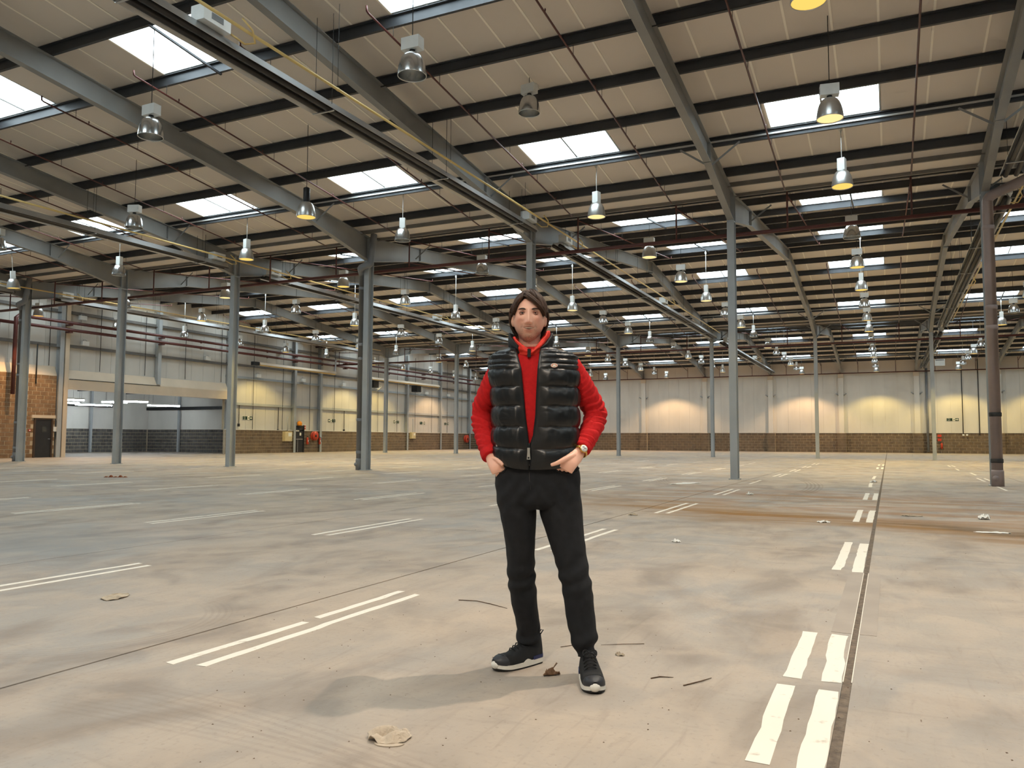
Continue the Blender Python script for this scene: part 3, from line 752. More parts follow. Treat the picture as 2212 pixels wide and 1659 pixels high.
# white floodlight boxes on the rails
BN = {(30.2, 6.42): 'low, by the opening jamb', (39.2, 6.42): 'at the far end of the opening', (44.0, 5.6): 'above the first exit sign', (48.9, 5.6): 'above the black fire door', (54.0, 5.6): 'past the hose reel', (58.9, 5.6): 'by the nearer unit heater', (67.3, 5.6): 'past the further unit heater', (71.6, 5.6): 'nearest the far corner', (30.0, 7.86): 'high above the opening jamb', (46.5, 7.6): 'high above the cream cabinet'}
for y, z in ((30.2, 6.42), (39.2, 6.42), (44.0, 5.6), (48.9, 5.6), (54.0, 5.6), (58.9, 5.6), (67.3, 5.6), (71.6, 5.6), (30.0, 7.86), (46.5, 7.6)):
    r = empty('bulkhead_light', (XL - .02, y, z)); MB().cbox(0, 0, 0, .16, .42, .24).build('case', M_BOXWHITE, r)
    MB().tube([(0, -.1, .12), (-.05, -.1, .2), (-.05, .1, .2), (0, .1, .12)], .012, 6).build('bracket', M_STEEL, r)
    tag(r, 'white emergency light box on the side wall, %s' % BN[(y, z)], 'light', 'emergency light boxes on the side wall')
# radiant tubes on the side wall, yellowed
def wall_tube(y0, y1, z, x, lab, flue):
    r = empty('wall_heater_tube', (x, 0, z)); MB().tube([(0, y0, 0), (0, y1, -.05)], .09, 12).build('tube', M_YELLOW, r)
    MB().prism([(-.22,-.04),(-.1,.14),(.1,.14),(.22,-.04),(.2,-.04),(.09,.125),(-.09,.125),(-.2,-.04)], 'y', y0, y1).build('hood', M_FLASH, r)
    MB().cbox(0, y0 - .3, .02, .25, .6, .25).build('burner_box', M_BLACK, r)
    if flue: MB().tube([(0, y1, 0), (0, y1 + .1, .2), (0, y1 + .1, 1.05), (.1, y1 + .15, 1.15), (3.2, y1 + 6.0, 1.2)], .07, 10).build('flue', M_ALU, r)
    tag(r, lab, 'heater')
wall_tube(43.0, 51.6, 6.32, XL + .9, 'yellowed radiant heater tube on the side wall with a silver flue', True)
wall_tube(56.5, 68.0, 6.25, XL + .9, 'yellowed radiant heater tube further along the side wall, no silver flue', False)
for y, lab in ((57.6, 'black unit heater with pale bracket on the side wall, nearer the opening'), (64.6, 'black unit heater with pale bracket on the side wall, nearer the far corner')):
    r = empty('unit_heater', (XL + .45, y, 5.85)); MB().cbox(0, 0, 0, .6, .75, .6).build('case', M_BLACK, r)
    MB().lathe([(.20,0),(.20,.04),(.16,.05)], 14, c=(0, 0, -.34)).build('fan_ring', M_STEEL, r)
    MB().tube([(0,.4,.2),(.1,.9,.2),(.1,1.0,-.2),(.1,.5,-.5),(-.4,.5,-.5)], .03, 7).build('bracket', M_BOXWHITE, r); tag(r, lab, 'heater')

# signs, cabinets and fire gear on the side wall
M_GREEN = mat('dark_sign_green', srgb(22,52,36), .5); M_SIGNW = mat('sign_white', srgb(238,236,222), .5)
def text_mesh(s, size, m, name='lettering', ext=.001):
    cu = bpy.data.curves.new('txt', 'FONT'); cu.body = s; cu.size = size; cu.extrude = ext; cu.align_x = 'CENTER'; cu.align_y = 'CENTER'
    t = bpy.data.objects.new('txt', cu); col.objects.link(t)
    dg = bpy.context.evaluated_depsgraph_get(); me = bpy.data.meshes.new_from_object(t.evaluated_get(dg)); me.name = name
    bpy.data.objects.remove(t); me.materials.clear(); me.materials.append(m); return me
TX_FIRE = text_mesh('Fire', .11, M_SIGNW); TX_EXIT = text_mesh('exit', .11, M_SIGNW)
def exit_sign(loc, rz, arrow_right, label, grp, text_left=True):
    """local x along the wall, -y out of the wall"""
    r = empty('fire_exit_sign', loc, rz)
    sgn = 1 if arrow_right else -1
    MB().box(-.48, .48, -.012, 0, -.13, .13).build('backing', M_SIGNW, r)
    cx = -.24 * sgn
    MB().box(cx - .225, cx + .225, -.018, -.012, -.12, .12).build('text_panel', M_GREEN, r)
    link('lettering', TX_FIRE, r, (cx - .05*sgn, -.0195, .052), rot=(math.pi/2, 0, 0)); link('lettering', TX_EXIT, r, (cx - .05*sgn, -.0195, -.055), rot=(math.pi/2, 0, 0))
    ax = .33 * sgn
    MB().box(ax - .135, ax + .135, -.018, -.012, -.12, .12).build('arrow_panel', M_GREEN, r)
    MB().prism([(ax - .10*sgn, -.03), (ax, -.03), (ax, -.09), (ax + .11*sgn, 0), (ax, .09), (ax, .03), (ax - .10*sgn, .03)], 'y', -.020, -.0185).build('arrow', M_SIGNW, r)
    # running figure beside a doorway
    px = .09 * sgn
    MB().prism([(px - .02, -.09), (px + .03, -.01), (px + .06*sgn, -.06), (px + .075*sgn, -.05), (px + .04, .03), (px + .05, .06), (px + .0, .07), (px - .03, .02), (px - .01, -.02), (px - .05, -.08)], 'y', -.016, -.0125).build('running_figure', M_GREEN, r)
    tag(r, label, 'sign', grp)
RW = math.pi/2     # facing +X
exit_sign((XL - .255, 43.28, 2.52), RW, True, 'green fire exit sign, arrow pointing right, on the side wall by the opening', None)
exit_sign((XL - .255, 52.8, 2.55), RW, False, 'green fire exit sign with arrow pointing left, first past the hose reel', None)
exit_sign((XL - .255, 62.3, 2.64), RW, False, 'green fire exit sign with arrow pointing left, above the far grey cabinet', None)
exit_sign((XL - .255, 66.9, 2.64), RW, True, 'green fire exit sign, arrow pointing right, mid far side wall', None)
exit_sign((XL - .255, 71.6, 2.65), RW, True, 'green fire exit sign, arrow pointing right, nearest the far corner', None)
M_CAB = mat('cream_grey_cabinet', srgb(214,196,150), .5, 0, .05, 4)
def cabinet(y0, y1, z0, z1, lab):
    r = empty('electric_cabinet', (XL - .02, (y0+y1)/2, z0)); w = (y1-y0)/2; h = z1 - z0
    MB().box(-.03, .22, -w, w, 0, h).build('body', M_CAB, r); d = MB().box(.22, .235, -w + .02, w - .02, .02, h - .02).build('door', M_CAB, r)
    MB().box(.236, .24, -.05, w - .08, h*.5, h - .1).build('notice', M_SIGNW, d); MB().lathe([(.02,0),(.02,.02)], 8, c=(0,0,0), cap=True).build('lock', M_BLACK, d, loc=(.24, w - .1, .12))
    MB().tube([(.1, 0, h), (.1, 0, 1.9)], .03, 8).build('conduit', M_STEEL, r)
    tag(r, lab, 'cabinet')
cabinet(46.72, 47.54, .86, 1.60, 'cream grey electrical cabinet on the dado beside the black fire door')
cabinet(64.3, 65.0, 1.1, 1.70, 'cream grey electrical cabinet further along the dado')
fd = empty('door_2'); MB().box(XL - .06, XL - .02, 48.10, 49.05, .01, 2.02).build('leaf', M_DOOR, fd)
MB().box(XL - .02, XL + .01, 48.2, 48.95, 1.0, 1.05).build('push_bar', M_ALU, fd); MB().box(XL - .02, XL - .012, 48.62, 48.80, 1.30, 1.52).build('notice', M_SIGNW, fd); MB().box(XL - .02, XL - .012, 48.15, 48.55, 1.62, 1.70).build('notice', M_SIGNW, fd)
MB().box(XL - .02, XL - .012, 48.40, 48.43, .05, .98).build('bolt_rod', M_ALU, fd)
for q in ((48.02, 48.10, 0, 2.1), (49.05, 49.13, 0, 2.1)): MB().box(XL - .065, XL + .02, *q).build('door_frame', M_BLACK, fd)
struct(fd, 'black fire exit door with a white push bar and notices')
o = empty('alarm_beacon', (XL + .02, 48.55, 2.06)); MB().lathe([(.18,0),(.18,.08),(.20,.20),(.15,.30),(.05,.36)], 14, cap=True).build('lens', mat('orange_lens', srgb(235,150,40), .3), o); MB().box(-.2,.2,-.25,.25,-.06,0).build('shelf', M_BLACK, o)
tag(o, 'orange beacon above the black fire exit door', 'beacon')
M_RED = mat('hose_red', srgb(200,66,36), .45, 0, .08, 4)
def hose_reel(y, z, R_, lab):
    r = empty('hose_reel', (XL + .02, y, z), RW)
    p = MB().lathe([(.05,0),(R_,0),(R_,.03),(R_*.5,.03),(R_*.5,.2),(R_,.2),(R_,.23),(.05,.23)], 22); p.v = [(x, -zz, yy) for x, yy, zz in p.v]; p.build('drum', M_RED, r)
    for q in range(3): MB().tube([(math.cos(a)*(R_*.62 + .05*q), -.05 - .05*q, math.sin(a)*(R_*.62 + .05*q)) for a in [2*math.pi*k/20 for k in range(21)]], .03, 6).build('hose', mat('dark_red_hose', srgb(140,40,30), .5), r)
    h = MB().lathe([(.09,0),(.09,.28)], 12, cap=True); h.v = [(x, -zz, yy) for x, yy, zz in h.v]; h.build('hub', M_BLACK, r)
    MB().tube([(R_*.9, -.1, -R_*.3), (R_ + .06, -.12, -R_*.7), (R_ + .02, -.12, -R_*1.2)], .018, 7).build('nozzle', M_BLACK, r)
    tag(r, lab, 'hose reel')
hose_reel(50.22, 1.28, .36, 'round red fire hose reel beside the black fire door')
hose_reel(75.3, 1.1, .42, 'round red fire hose reel near the far corner of the side wall')
def extinguisher(y, lab, x=None):
    r = empty('fire_extinguisher', (XL + .05, y, .62))
    MB().lathe([(.0,0),(.085,0),(.09,.03),(.09,.44),(.07,.50),(.03,.53),(.03,.56)], 14).build('cylinder', M_RED, r)
    MB().cbox(0, 0, .59, .05, .14, .05).build('valve', M_BLACK, r); MB().tube([(.03,.03,.57),(.12,.06,.5),(.13,.06,.2)], .014, 6).build('hose', M_BLACK, r); MB().box(.085,.093,-.04,.04,.2,.34).build('label_band', M_SIGNW, r)
    tag(r, lab, 'extinguisher')
extinguisher(49.48, 'red fire extinguisher hung left of the hose reel'); extinguisher(50.95, 'red fire extinguisher hung right of the hose reel')
o = empty('fire_notice', (XL - .25, 49.5, 1.95)); MB().cbox(0,0,0,.01,.18,.42).build('plate', M_SIGNW, o); MB().cbox(.007,0,.08,.004,.14,.14).build('red_symbol', M_RED, o); MB().cbox(.007,0,-.1,.004,.14,.14).build('red_symbol', M_RED, o); tag(o, 'small fire point notice with red symbols right of the black door', 'sign')
for y, z1, lab in ((42.4, 2.0, 'dark cable hanging to a pendant socket beside the fire exit sign'), (46.4, BH, 'dark conduit running down beside the cream cabinet'), (54.4, 1.75, 'pair of dark conduits past the hose reel')):
    r = empty('wall_cable', (XL - .20, y, 0)); MB().tube([(0,0,z1),(0,0,3.4)], .025, 6).build('cable', M_WIRE, r); MB().cbox(0,0,z1,.1,.12,.2).build('socket', M_BLACK, r); tag(r, lab, 'cable')

# ------------------------------------------------------------------ annex behind the opening
AXB, AYR = -52.4, 44.0
M_BLKDARK = mat('dark_grey_block', srgb(96,92,88), .95, 0, .32, 3.0, .3, 30)
ab = MB().box(AXB - .3, AXB - .06, 24.0, AYR + .3, 0, 1.72).build('wall_annex_back', M_MORTAR); struct(ab, 'block and white board back wall of the annex')
MB().box(AXB - .3, AXB - .05, 24.0, AYR + .3, 1.72, 5.2).build('white_board', M_WHITE, ab)
bk = Blocks(ab, M_BLKDARK, 250); bk.fill('y', AXB - .06, 28.5, AYR, 0, 1.72, .46, .246, 1); bk.build(lambda c: abs(c[3] - 37))
asd = MB().box(AXB, XL - .32, AYR + .06, AYR + .3, 0, 1.72).build('wall_annex_side', M_MORTAR); struct(asd, 'block and white board side wall of the annex')
MB().box(AXB, XL - .32, AYR + .05, AYR + .3, 1.72, 5.2).build('white_board', M_WHITE, asd)
bk = Blocks(asd, M_BLKDARK, 250); bk.fill('x', AYR + .06, AXB, XL - .32, 0, 1.72, .46, .246, -1); bk.build(lambda c: c[3])
ac = MB().box(AXB, XL - .42, 24.0, AYR + .3, 4.6, 4.8).build('ceiling_annex', mat('dim_annex_soffit', srgb(120,122,126), .7, 0, .1, 1)); struct(ac, 'grey soffit of the annex')
for y in (26, 30, 34, 38, 42): MB().box(AXB, XL - .42, y - .06, y + .06, 4.38, 4.6).build('joist', M_PURLIN, ac)
aw = MB().box(AXB, XL - .42, 23.9, 24.0, 0, 4.6).build('wall_annex_near', M_WHITE); struct(aw, 'white end wall of the annex')
for x, y in ((AXB + .15, 39.0), (AXB + .15, 29.5), (-48.9, AYR - .1)):
    o = MB().box(x - .08, x + .08, y - .08, y + .08, 0, 4.6).build('annex_post', M_STEEL); tag(o, 'slim grey post against the annex %s' % ('side wall' if y > 43 else ('back wall, near the corner' if y > 35 else 'back wall, near the jamb')), 'post', 'annex posts')
o = MB().box(AXB + .3, XL - .5, AYR - .39, AYR - .180, 3.2, 3.42).build('cable_trunking', M_BLACK); tag(o, 'black trunking across the annex side wall', 'trunking')
o = MB().tube([(AXB + .30, 30.5, 3.35), (AXB + .30, 40.6, 3.35), (AXB + .30, 40.6, 3.7)], .05, 8).build('annex_pipe', M_BLACK); tag(o, 'thin black pipe along the annex back wall', 'pipe')
def batten(x, y, z, L, ang, lab):
    r = empty('fluorescent_batten', (x, y, z), ang); MB().box(-L/2, L/2, -.05, .05, .04, .12).build('tray', M_BOXWHITE, r)
    MB().tube([(-L/2 + .03, 0, 0), (L/2 - .03, 0, 0)], .05, 8).build('tube', M_TUBE, r)
    for s_ in (-1, 1): MB().tube([(s_*L/3, 0, .12), (s_*L/3, 0, 4.6 - z)], .006, 5).build('suspension_wire', M_WIRE, r)
    tag(r, lab, 'light', 'lit fluorescent battens in the annex')
for x, y, z, L, a in ((-44.6, 31.8, 3.35, 1.8, 1.4), (-49.6, 37.2, 3.32, 2.4, 1.2), (-46.0, 36.0, 3.4, 1.6, 1.1), (-44.2, 36.1, 3.42, 1.6, 1.0), (-47.0, 40.8, 3.38, 2.2, 1.0), (-47.5, 33.2, 3.3, 2.4, 1.3)):
    batten(x, y, z, L, a, 'lit fluorescent batten hanging in the annex, ' + {-44.6: 'nearest the jamb', -49.6: 'long one near the back wall', -46.0: 'short one in the middle', -44.2: 'short one just inside the opening', -47.0: 'nearest the side wall with black trunking', -47.5: 'long one over the near half'}[x])
for y, x in ((AYR - .03, -43.3), (AYR - .03, -42.5)):
    r = empty('pendant_socket', (x, y, 2.2)); MB().cbox(0,0,0,.14,.06,.18).build('socket', M_BLACK, r); MB().tube([(0,0,.09),(0,0,1.0)], .015, 6).build('flex', M_WIRE, r); tag(r, 'black pendant socket against the annex side wall, %s' % ('nearer the opening' if x > -43 else 'further from the opening'), 'socket', 'annex pendant sockets')

# ------------------------------------------------------------------ far wall
BF = 1.78
wf = MB().box(XL - .3, XR, V3 + .06, V3 + .4, 0, 10.3).build('wall_far', M_MORTAR); struct(wf, 'far end wall, brown block dado under tall white sheets')
bk = Blocks(wf, M_BLOCK, 300); bk.fill('x', V3 + .06, XL, XR, 0, BF, .56, .2543, -1); bk.build(lambda c: abs(c[3] + 2) if c[3] > -32 else 99 + abs(c[3]))
x = XL
while x < XR - .2:
    e = min(x + 1.05, XR); MB().box(x + .003, e - .003, V3 + .0, V3 + .05, BF, 7.28).build('white_sheet', M_WHITE, wf); x += 1.05
MB().box(XL, XR, V3 - .03, V3 + .05, 7.28, 7.34).build('ledge', M_FLASH, wf)
x = XL
while x < XR - .2:
    e = min(x + 3.1, XR); MB().box(x + .005, e - .005, V3 + .0, V3 + .05, 7.34, 8.7).build('tan_board', M_ROOF, wf); x += 3.1
for i in range(-2, 7):
    MB().box(FX(i) - .22, FX(i) + .22, V3 - .26, V3 + .0, BF, 6.9).build('pilaster', M_WHITE, wf)
    MB().box(FX(i) - .24, FX(i) + .24, V3 - .30, V3 + .0, 6.9, 7.36).build('pilaster_cap', M_FLASH, wf)
    p = MB().box(FX(i) - .36, FX(i) + .36, V3 - .30, V3 + .06, 0, BF).build('pier', M_MORTAR, wf)
    for c in range(7):
        h = BF / 7
        for (u0, u1) in (((-.36, 0), (0, .36)) if c % 2 else ((-.36, .36),)):
            MB().box(FX(i) + u0 + .01, FX(i) + u1 - .01, V3 - .312, V3 - .28, c*h + .011, (c+1)*h - .011).build('brick', M_BLOCK, p)
    for s_ in (-1, 1): MB().tube([(FX(i) + s_*.24, V3 - .05, 5.3), (FX(i) + s_*.45, V3 - .2, 5.45)], .05, 6).build('bracket', M_STEEL, wf)
exit_sign((5.12, V3 - .01, 2.98), 0, True, 'green fire exit sign on the white far end wall', None)
for x, z0, lab in ((5.9, 1.75, 'thin dark conduit down the far wall ending in two sockets'), (7.15, 1.60, 'thin dark conduit down the far wall right of the socket pair')):
    r = empty('wall_conduit', (x, V3 - .04, 0)); MB().tube([(0,0,z0),(0,0,8.3)], .035, 7).build('conduit', M_WIRE, r)
    if x < 6:
        for q in (0, .28): MB().cbox(q, -.05, z0 - .12, .16, .1, .14).build('socket', M_BOXWHITE, r)
    tag(r, lab, 'conduit')
o = MB().tube([(3.15, V3 - .12, .1), (3.15, V3 - .12, 7.6)], .10, 12).build('downpipe', M_GREYPIPE); tag(o, 'grey downpipe on the far wall beside a pilaster', 'downpipe')
r = empty('hanging_sign', (3.19, 59.77, 6.31)); MB().cbox(0,0,0,.60,.04,.44).build('plate', M_BOXWHITE, r); MB().cbox(0,-.022,.16,.50,.005,.06).build('heading', mat('grey_print', srgb(120,122,124), .6), r); MB().tube([(0,0,.23),(0,0,9.072 - 6.31)], .008, 5).build('wire', M_WIRE, r); tag(r, 'white hanging board under the far span beside a second-row column', 'sign')
o = empty('fire_point', (4.05, V3 - .05, 1.0)); MB().cbox(0,0,.55,.3,.03,.22).build('notice', M_RED, o); MB().cbox(0,0,.2,.3,.03,.22).build('notice', M_RED, o); MB().lathe([(.0,-.6),(.085,-.6),(.09,-.15),(.03,-.08)], 12, c=(.15,-.12,0)).build('extinguisher', M_RED, o); tag(o, 'red fire point notices on the far wall dado behind a column', 'sign')

# closing walls out of view
w_ = MB().box(XR, XR + .3, V0, V3, 0, 10.4).build('wall_right', M_CLAD); struct(w_, 'plain pale right-hand side wall')
w_ = MB().box(XL - .4, XR, V0 - .3, V0, 0, 8.6).build('wall_near', M_CLAD); struct(w_, 'plain pale wall behind the photographer')

# ------------------------------------------------------------------ the man
# figure measured in steps of 1/447 m on his own upright plane: P(across, down, towards/away) gives metres in his local frame
def P(u, v, y=0.0):
    k = 1 + y / 3.83
    return np.array([(u - 1165) / 447 * k, y, 1.10 - (v - 948.6) / 447 * k])
def nrm(v): v = np.asarray(v, float); return v / (np.linalg.norm(v) + 1e-12)
def catmull(keys, n):
    K = np.array(keys, float); m = len(K); out = []
    for t in np.linspace(0, m - 1, n):
        i = min(int(t), m - 2); f = t - i
        p0, p1, p2, p3 = K[max(i-1, 0)], K[i], K[i+1], K[min(i+2, m-1)]
        out.append(.5 * ((2*p1) + (-p0+p2)*f + (2*p0-5*p1+4*p2-p3)*f*f + (-p0+3*p1-3*p2+p3)*f**3))
    return np.array(out)
def limb(keys, rings=40, n=28, ref=(1, 0, 0)):
    """closed tube through keys (x, y, z, ra, rb); ra lies along ref, rb across it"""
    K = catmull(keys, rings); mb = MB(); V = []
    for i, k in enumerate(K):
        d = nrm(K[min(i+1, rings-1)][:3] - K[max(i-1, 0)][:3]); e1 = nrm(np.array(ref, float) - d * np.dot(d, ref)); e2 = np.cross(d, e1)
        for q in range(n):
            a = 2*math.pi*q/n; V.append(k[:3] + e1*math.cos(a)*k[3] + e2*math.sin(a)*k[4])
    F = [(i*n+q, i*n+(q+1) % n, (i+1)*n+(q+1) % n, (i+1)*n+q) for i in range(rings-1) for q in range(n)]
    F += [tuple(range(n-1, -1, -1)), tuple((rings-1)*n+q for q in range(n))]
    return mb.add(V, F, True)
def trunk(keys, rings=40, n=48, ex=2.4):
    """upright loft through keys (cx, cy, z, rx, ry)"""
    K = catmull(keys, rings); V = []
    S = lambda c: math.copysign(abs(c) ** (2 / ex), c)
    for k in K:
        for q in range(n):
            a = 2*math.pi*q/n; V.append((k[0] + k[3]*S(math.sin(a)), k[1] - k[4]*S(math.cos(a)), k[2]))
    F = [(i*n+q, i*n+(q+1) % n, (i+1)*n+(q+1) % n, (i+1)*n+q) for i in range(rings-1) for q in range(n)]
    F += [tuple(range(n-1, -1, -1)), tuple((rings-1)*n+q for q in range(n))]
    return MB().add(V, F, True)
def ball(c, r, n=20, m=14):
    V = []; F = []
    for i in range(m + 1):
        t = math.pi * i / m
        for q in range(n): a = 2*math.pi*q/n; V.append((c[0] + r[0]*math.sin(t)*math.cos(a), c[1] + r[1]*math.sin(t)*math.sin(a), c[2] + r[2]*math.cos(t)))
    for i in range(m):
        for q in range(n): F.append((i*n+q, i*n+(q+1) % n, (i+1)*n+(q+1) % n, (i+1)*n+q))
    return MB().add(V, F, True)
def fuse(name, parts, voxel, smooth, m):
    mb = MB()
    for p in parts: mb.add(p.v, p.f, True)
    me = bpy.data.meshes.new('tmp'); me.from_pydata(mb.v, [], mb.f)
    bm = bmesh.new(); bm.from_mesh(me); bmesh.ops.remove_doubles(bm, verts=bm.verts, dist=1e-6); bmesh.ops.recalc_face_normals(bm, faces=bm.faces); bm.to_mesh(me); bm.free()
    o = bpy.data.objects.new('tmp', me); col.objects.link(o)
    r = o.modifiers.new('r', 'REMESH'); r.mode = 'VOXEL'; r.voxel_size = voxel; r.use_smooth_shade = True
    s = o.modifiers.new('s', 'SMOOTH'); s.factor = .5; s.iterations = smooth
    dg = bpy.context.evaluated_depsgraph_get(); me2 = bpy.data.meshes.new_from_object(o.evaluated_get(dg))
    bpy.data.objects.remove(o); me2.name = name; me2.materials.clear(); me2.materials.append(m)
    return me2
def displace(me, fn):
    n = len(me.vertices); co = np.empty(n*3); me.vertices.foreach_get('co', co); co = co.reshape(-1, 3)
    no = np.empty(n*3); me.vertices.foreach_get('normal', no); no = no.reshape(-1, 3)
    d = np.array([fn(co[i], no[i]) for i in range(n)]); co = co + no * d[:, None]
    me.vertices.foreach_set('co', co.reshape(-1)); me.update(); return me
def nz(p, s, o=0.0): return noise.noise(Vector((p[0]*s + o, p[1]*s, p[2]*s)))
def attr(me, name, fn):
    a = me.color_attributes.new(name, 'FLOAT_COLOR', 'POINT'); n = len(me.vertices)
    co = np.empty(n*3); me.vertices.foreach_get('co', co); co = co.reshape(-1, 3)
    out = np.ones((n, 4)); out[:, :3] = [fn(p) for p in co]; a.data.foreach_set('color', out.reshape(-1))
def amat(name, an, rough=.5, bump=0.0, bscale=200, sub=0.0):
    m = bpy.data.materials.new(name); m.use_nodes = True; nt = m.node_tree; N = nt.nodes; L = nt.links; b = N['Principled BSDF']
    v = N.new('ShaderNodeVertexColor'); v.layer_name = an; L.new(v.outputs[0], b.inputs['Base Color']); b.inputs['Roughness'].default_value = rough
    if sub: b.inputs['Subsurface Weight'].default_value = sub; b.inputs['Subsurface Radius'].default_value = (.012, .005, .003); b.inputs['Subsurface Scale'].default_value = 1.0
    if bump:
        t = N.new('ShaderNodeTexCoord'); n = N.new('ShaderNodeTexNoise'); n.inputs['Scale'].default_value = bscale; L.new(t.outputs['Object'], n.inputs['Vector'])
        bp = N.new('ShaderNodeBump'); bp.inputs['Strength'].default_value = bump; bp.inputs['Distance'].default_value = .002; L.new(n.outputs['Fac'], bp.inputs['Height']); L.new(bp.outputs[0], b.inputs['Normal'])
    return m

man = empty('person', (-1.5243, 3.5261, 0), math.radians(23.38))
tag(man, 'man in black puffer vest, red top and dark jeans, hands in pockets', 'person')
M_SKIN = amat('skin', 'skin_tone', .48, .12, 260, .12)
M_SWEAT = mat('red_fleece', srgb(196,28,30), .85, 0, .10, 60, .25, 500, spec=.25)
M_SWEAT2 = mat('bright_red_collar_lining', srgb(236,58,42), .7, 0, .06, 60, .1, 300)
M_VEST = mat('black_quilted_nylon', srgb(11,11,13), .34, 0, .15, 30, spec=.5)
M_VESTD = mat('black_vest_trim', srgb(12,12,13), .7)
M_DENIM = mat('charcoal_denim', srgb(30,31,34), .85, 0, .22, 26, .3, 900, spec=.3)
M_SHOE = mat('black_knit_shoe', srgb(20,20,22), .8, 0, .15, 60, .4, 700)
M_SHOEC = mat('dark_toe_overlay', srgb(42,42,46), .5)
M_SOLE = mat('white_foam_sole', srgb(226,222,212), .6, 0, .06, 20)
M_SOLEB = mat('blue_heel_insert', srgb(28,38,84), .5)
M_OUT = mat('dark_outsole', srgb(30,26,22), .8)
M_HAIR = mat('dark_brown_hair', srgb(66,46,34), .55, 0, .45, 55, .4, 160, stretch=(1, 1, .22), spec=.25)
M_BROW = mat('brow_hair', srgb(58,40,32), .7)
M_GOLD = mat('gold_metal', srgb(212,170,96), .25, .9); M_DIAL = mat('white_dial', srgb(232,232,228), .3)
M_ZIP = mat('silver_zip', srgb(196,192,184), .3, .9)

# ---- head: analytic face on a dense sphere
HC = P(1142, 687, -.015)      # centre of the head
HW, HD, HH = .0755, .098, .118
def g2(x, z, cx, cz, sx, sz): return math.exp(-((x-cx)/sx)**2 - ((z-cz)/sz)**2)
def head_point(d):
    x, y, z = d[0]*HW, d[1]*HD, d[2]*HH
    jaw = min(1, max(0, (-.020 - z) / .095)); x *= 1 - .24*jaw**1.7
    if y < 0: y *= 1 - .05*jaw
    else: y *= 1 - .38*jaw
    x *= 1 - .08*max(0, (z - .05) / .07)**2
    fr = max(0, -d[1])**.6      # front weight
    ax = abs(x); zf = z - .012; zm = zf - x*x*7
    dy = 0
    dy -= .027 * (1 if zf > -.046 else math.exp(-((zf+.046)/.006)**2)) * max(0, min(1, (.024 - zf)/.068)) * math.exp(-(x/(.0085 + .009*max(0, min(1, (.0-zf)/.045))))**2)   # nose
    dy -= .008 * g2(ax, zf, .0135, -.045, .0055, .0065)                        # nostril wings
    dy += .014 * g2(ax, zf, .031, .005, .0165, .011)                         # sockets
    dy -= .0075 * g2(ax, zf, .029, .025, .022, .007)                         # brow ridge
    dy -= .006 * g2(ax, zf, .045, -.024, .017, .015)                         # cheekbones
    dy += .005 * g2(ax, zf, .027 + max(0, -.05 - zf)*.4, -.058, .0045, .016)  # smile folds
    dy += .004 * g2(ax, zf, .046, -.070, .012, .020)
    dy -= .0080 * g2(x, zm, 0, -.0620, .021, .0050)                          # upper lip
    dy -= .0085 * g2(x, zm, 0, -.0790, .018, .0055)                          # lower lip
    dy += .0110 * g2(x, zm, 0, -.0700, .0235, .0030)                         # mouth line
    dy += .0055 * g2(x, zf, 0, -.0900, .020, .006)
    dy -= .0095 * g2(x, z, 0, -.100, .022, .015)                             # chin
    y += dy * fr
    return np.array([x, y, z])
def dir_grid(n, m):
    D = []
    for i in range(m + 1):
        t = math.pi*i/m
        for q in range(n): a = 2*math.pi*q/n; D.append((math.sin(t)*math.sin(a), -math.sin(t)*math.cos(a), math.cos(t)))
    F = [(i*n+q, (i+1)*n+q, (i+1)*n+(q+1) % n, i*n+(q+1) % n) for i in range(m) for q in range(n)]
    return D, F
D, F = dir_grid(150, 120)
head = MB().add([head_point(d) + HC for d in D], F, True)
ears = [ball(HC + np.array([s_*.0765, .016, -.006]), (.0125, .019, .031)) for s_ in (-1, 1)]
neck = limb([(*P(1143, 715, .02), .056, .060), (*P(1145, 745, .022), .055, .060), (*P(1150, 775, .02), .070, .066), (*P(1152, 800, .02), .12, .08)], 24)
# ---- arms and hands
aL = [P(1084, 792, .01), P(1062, 838, .055), P(1042, 890, .12), P(1046, 935, .075), P(1056, 972, .0), P(1062, 988, -.03)]
aR = [P(1228, 788, .01), P(1254, 832, .05), P(1284, 890, .10), P(1277, 925, .05), P(1262, 955, -.02), P(1250, 975, -.065)]
def arm(pts, rs): return limb([(*p, r, r) for p, r in zip(pts, rs)], 44, 24, ref=(1, 0, 0))
armL, armR = arm(aL, (.045,.045,.038,.036,.028,.026)), arm(aR, (.045,.045,.038,.036,.029,.027))
def chain(pts, rs, rings=16): return limb([(*p, r, r) for p, r in zip(pts, rs)], rings, 14, ref=(.3, 1, .2))
handL = [limb([(*P(1060, 984, -.025), .027, .019), (*P(1066, 995, -.055), .034, .018), (*P(1074, 1008, -.082), .037, .016), (*P(1079, 1019, -.080), .036, .013)], 18, 18, ref=(.75, 0, .6)),
         chain([P(1064, 990, -.05), P(1074, 993, -.085), P(1082, 1000, -.112), P(1087, 1005, -.120)], (.012, .0115, .0095, .007))]
for k in range(4):
    b0 = P(1072 + 5*k, 1018 - 2.6*k, -.090 - .006*k); handL.append(chain([b0 + np.array([0,.012,0]), P(1076 + 6*k, 1030, -.035 - .004*k), P(1082 + 6*k, 1046 - k, -.015)], (.0098, .0092, .0075)))
handR = [limb([(*P(1251, 973, -.062), .029, .019), (*P(1243, 984, -.098), .037, .019), (*P(1228, 999, -.132), .042, .017), (*P(1219, 1013, -.130), .041, .013)], 18, 18, ref=(.75, 0, -.6)),
         chain([P(1240, 982, -.112), P(1222, 990, -.150), P(1205, 999, -.163), P(1190, 1004, -.158)], (.0135, .0125, .0105, .0078))]
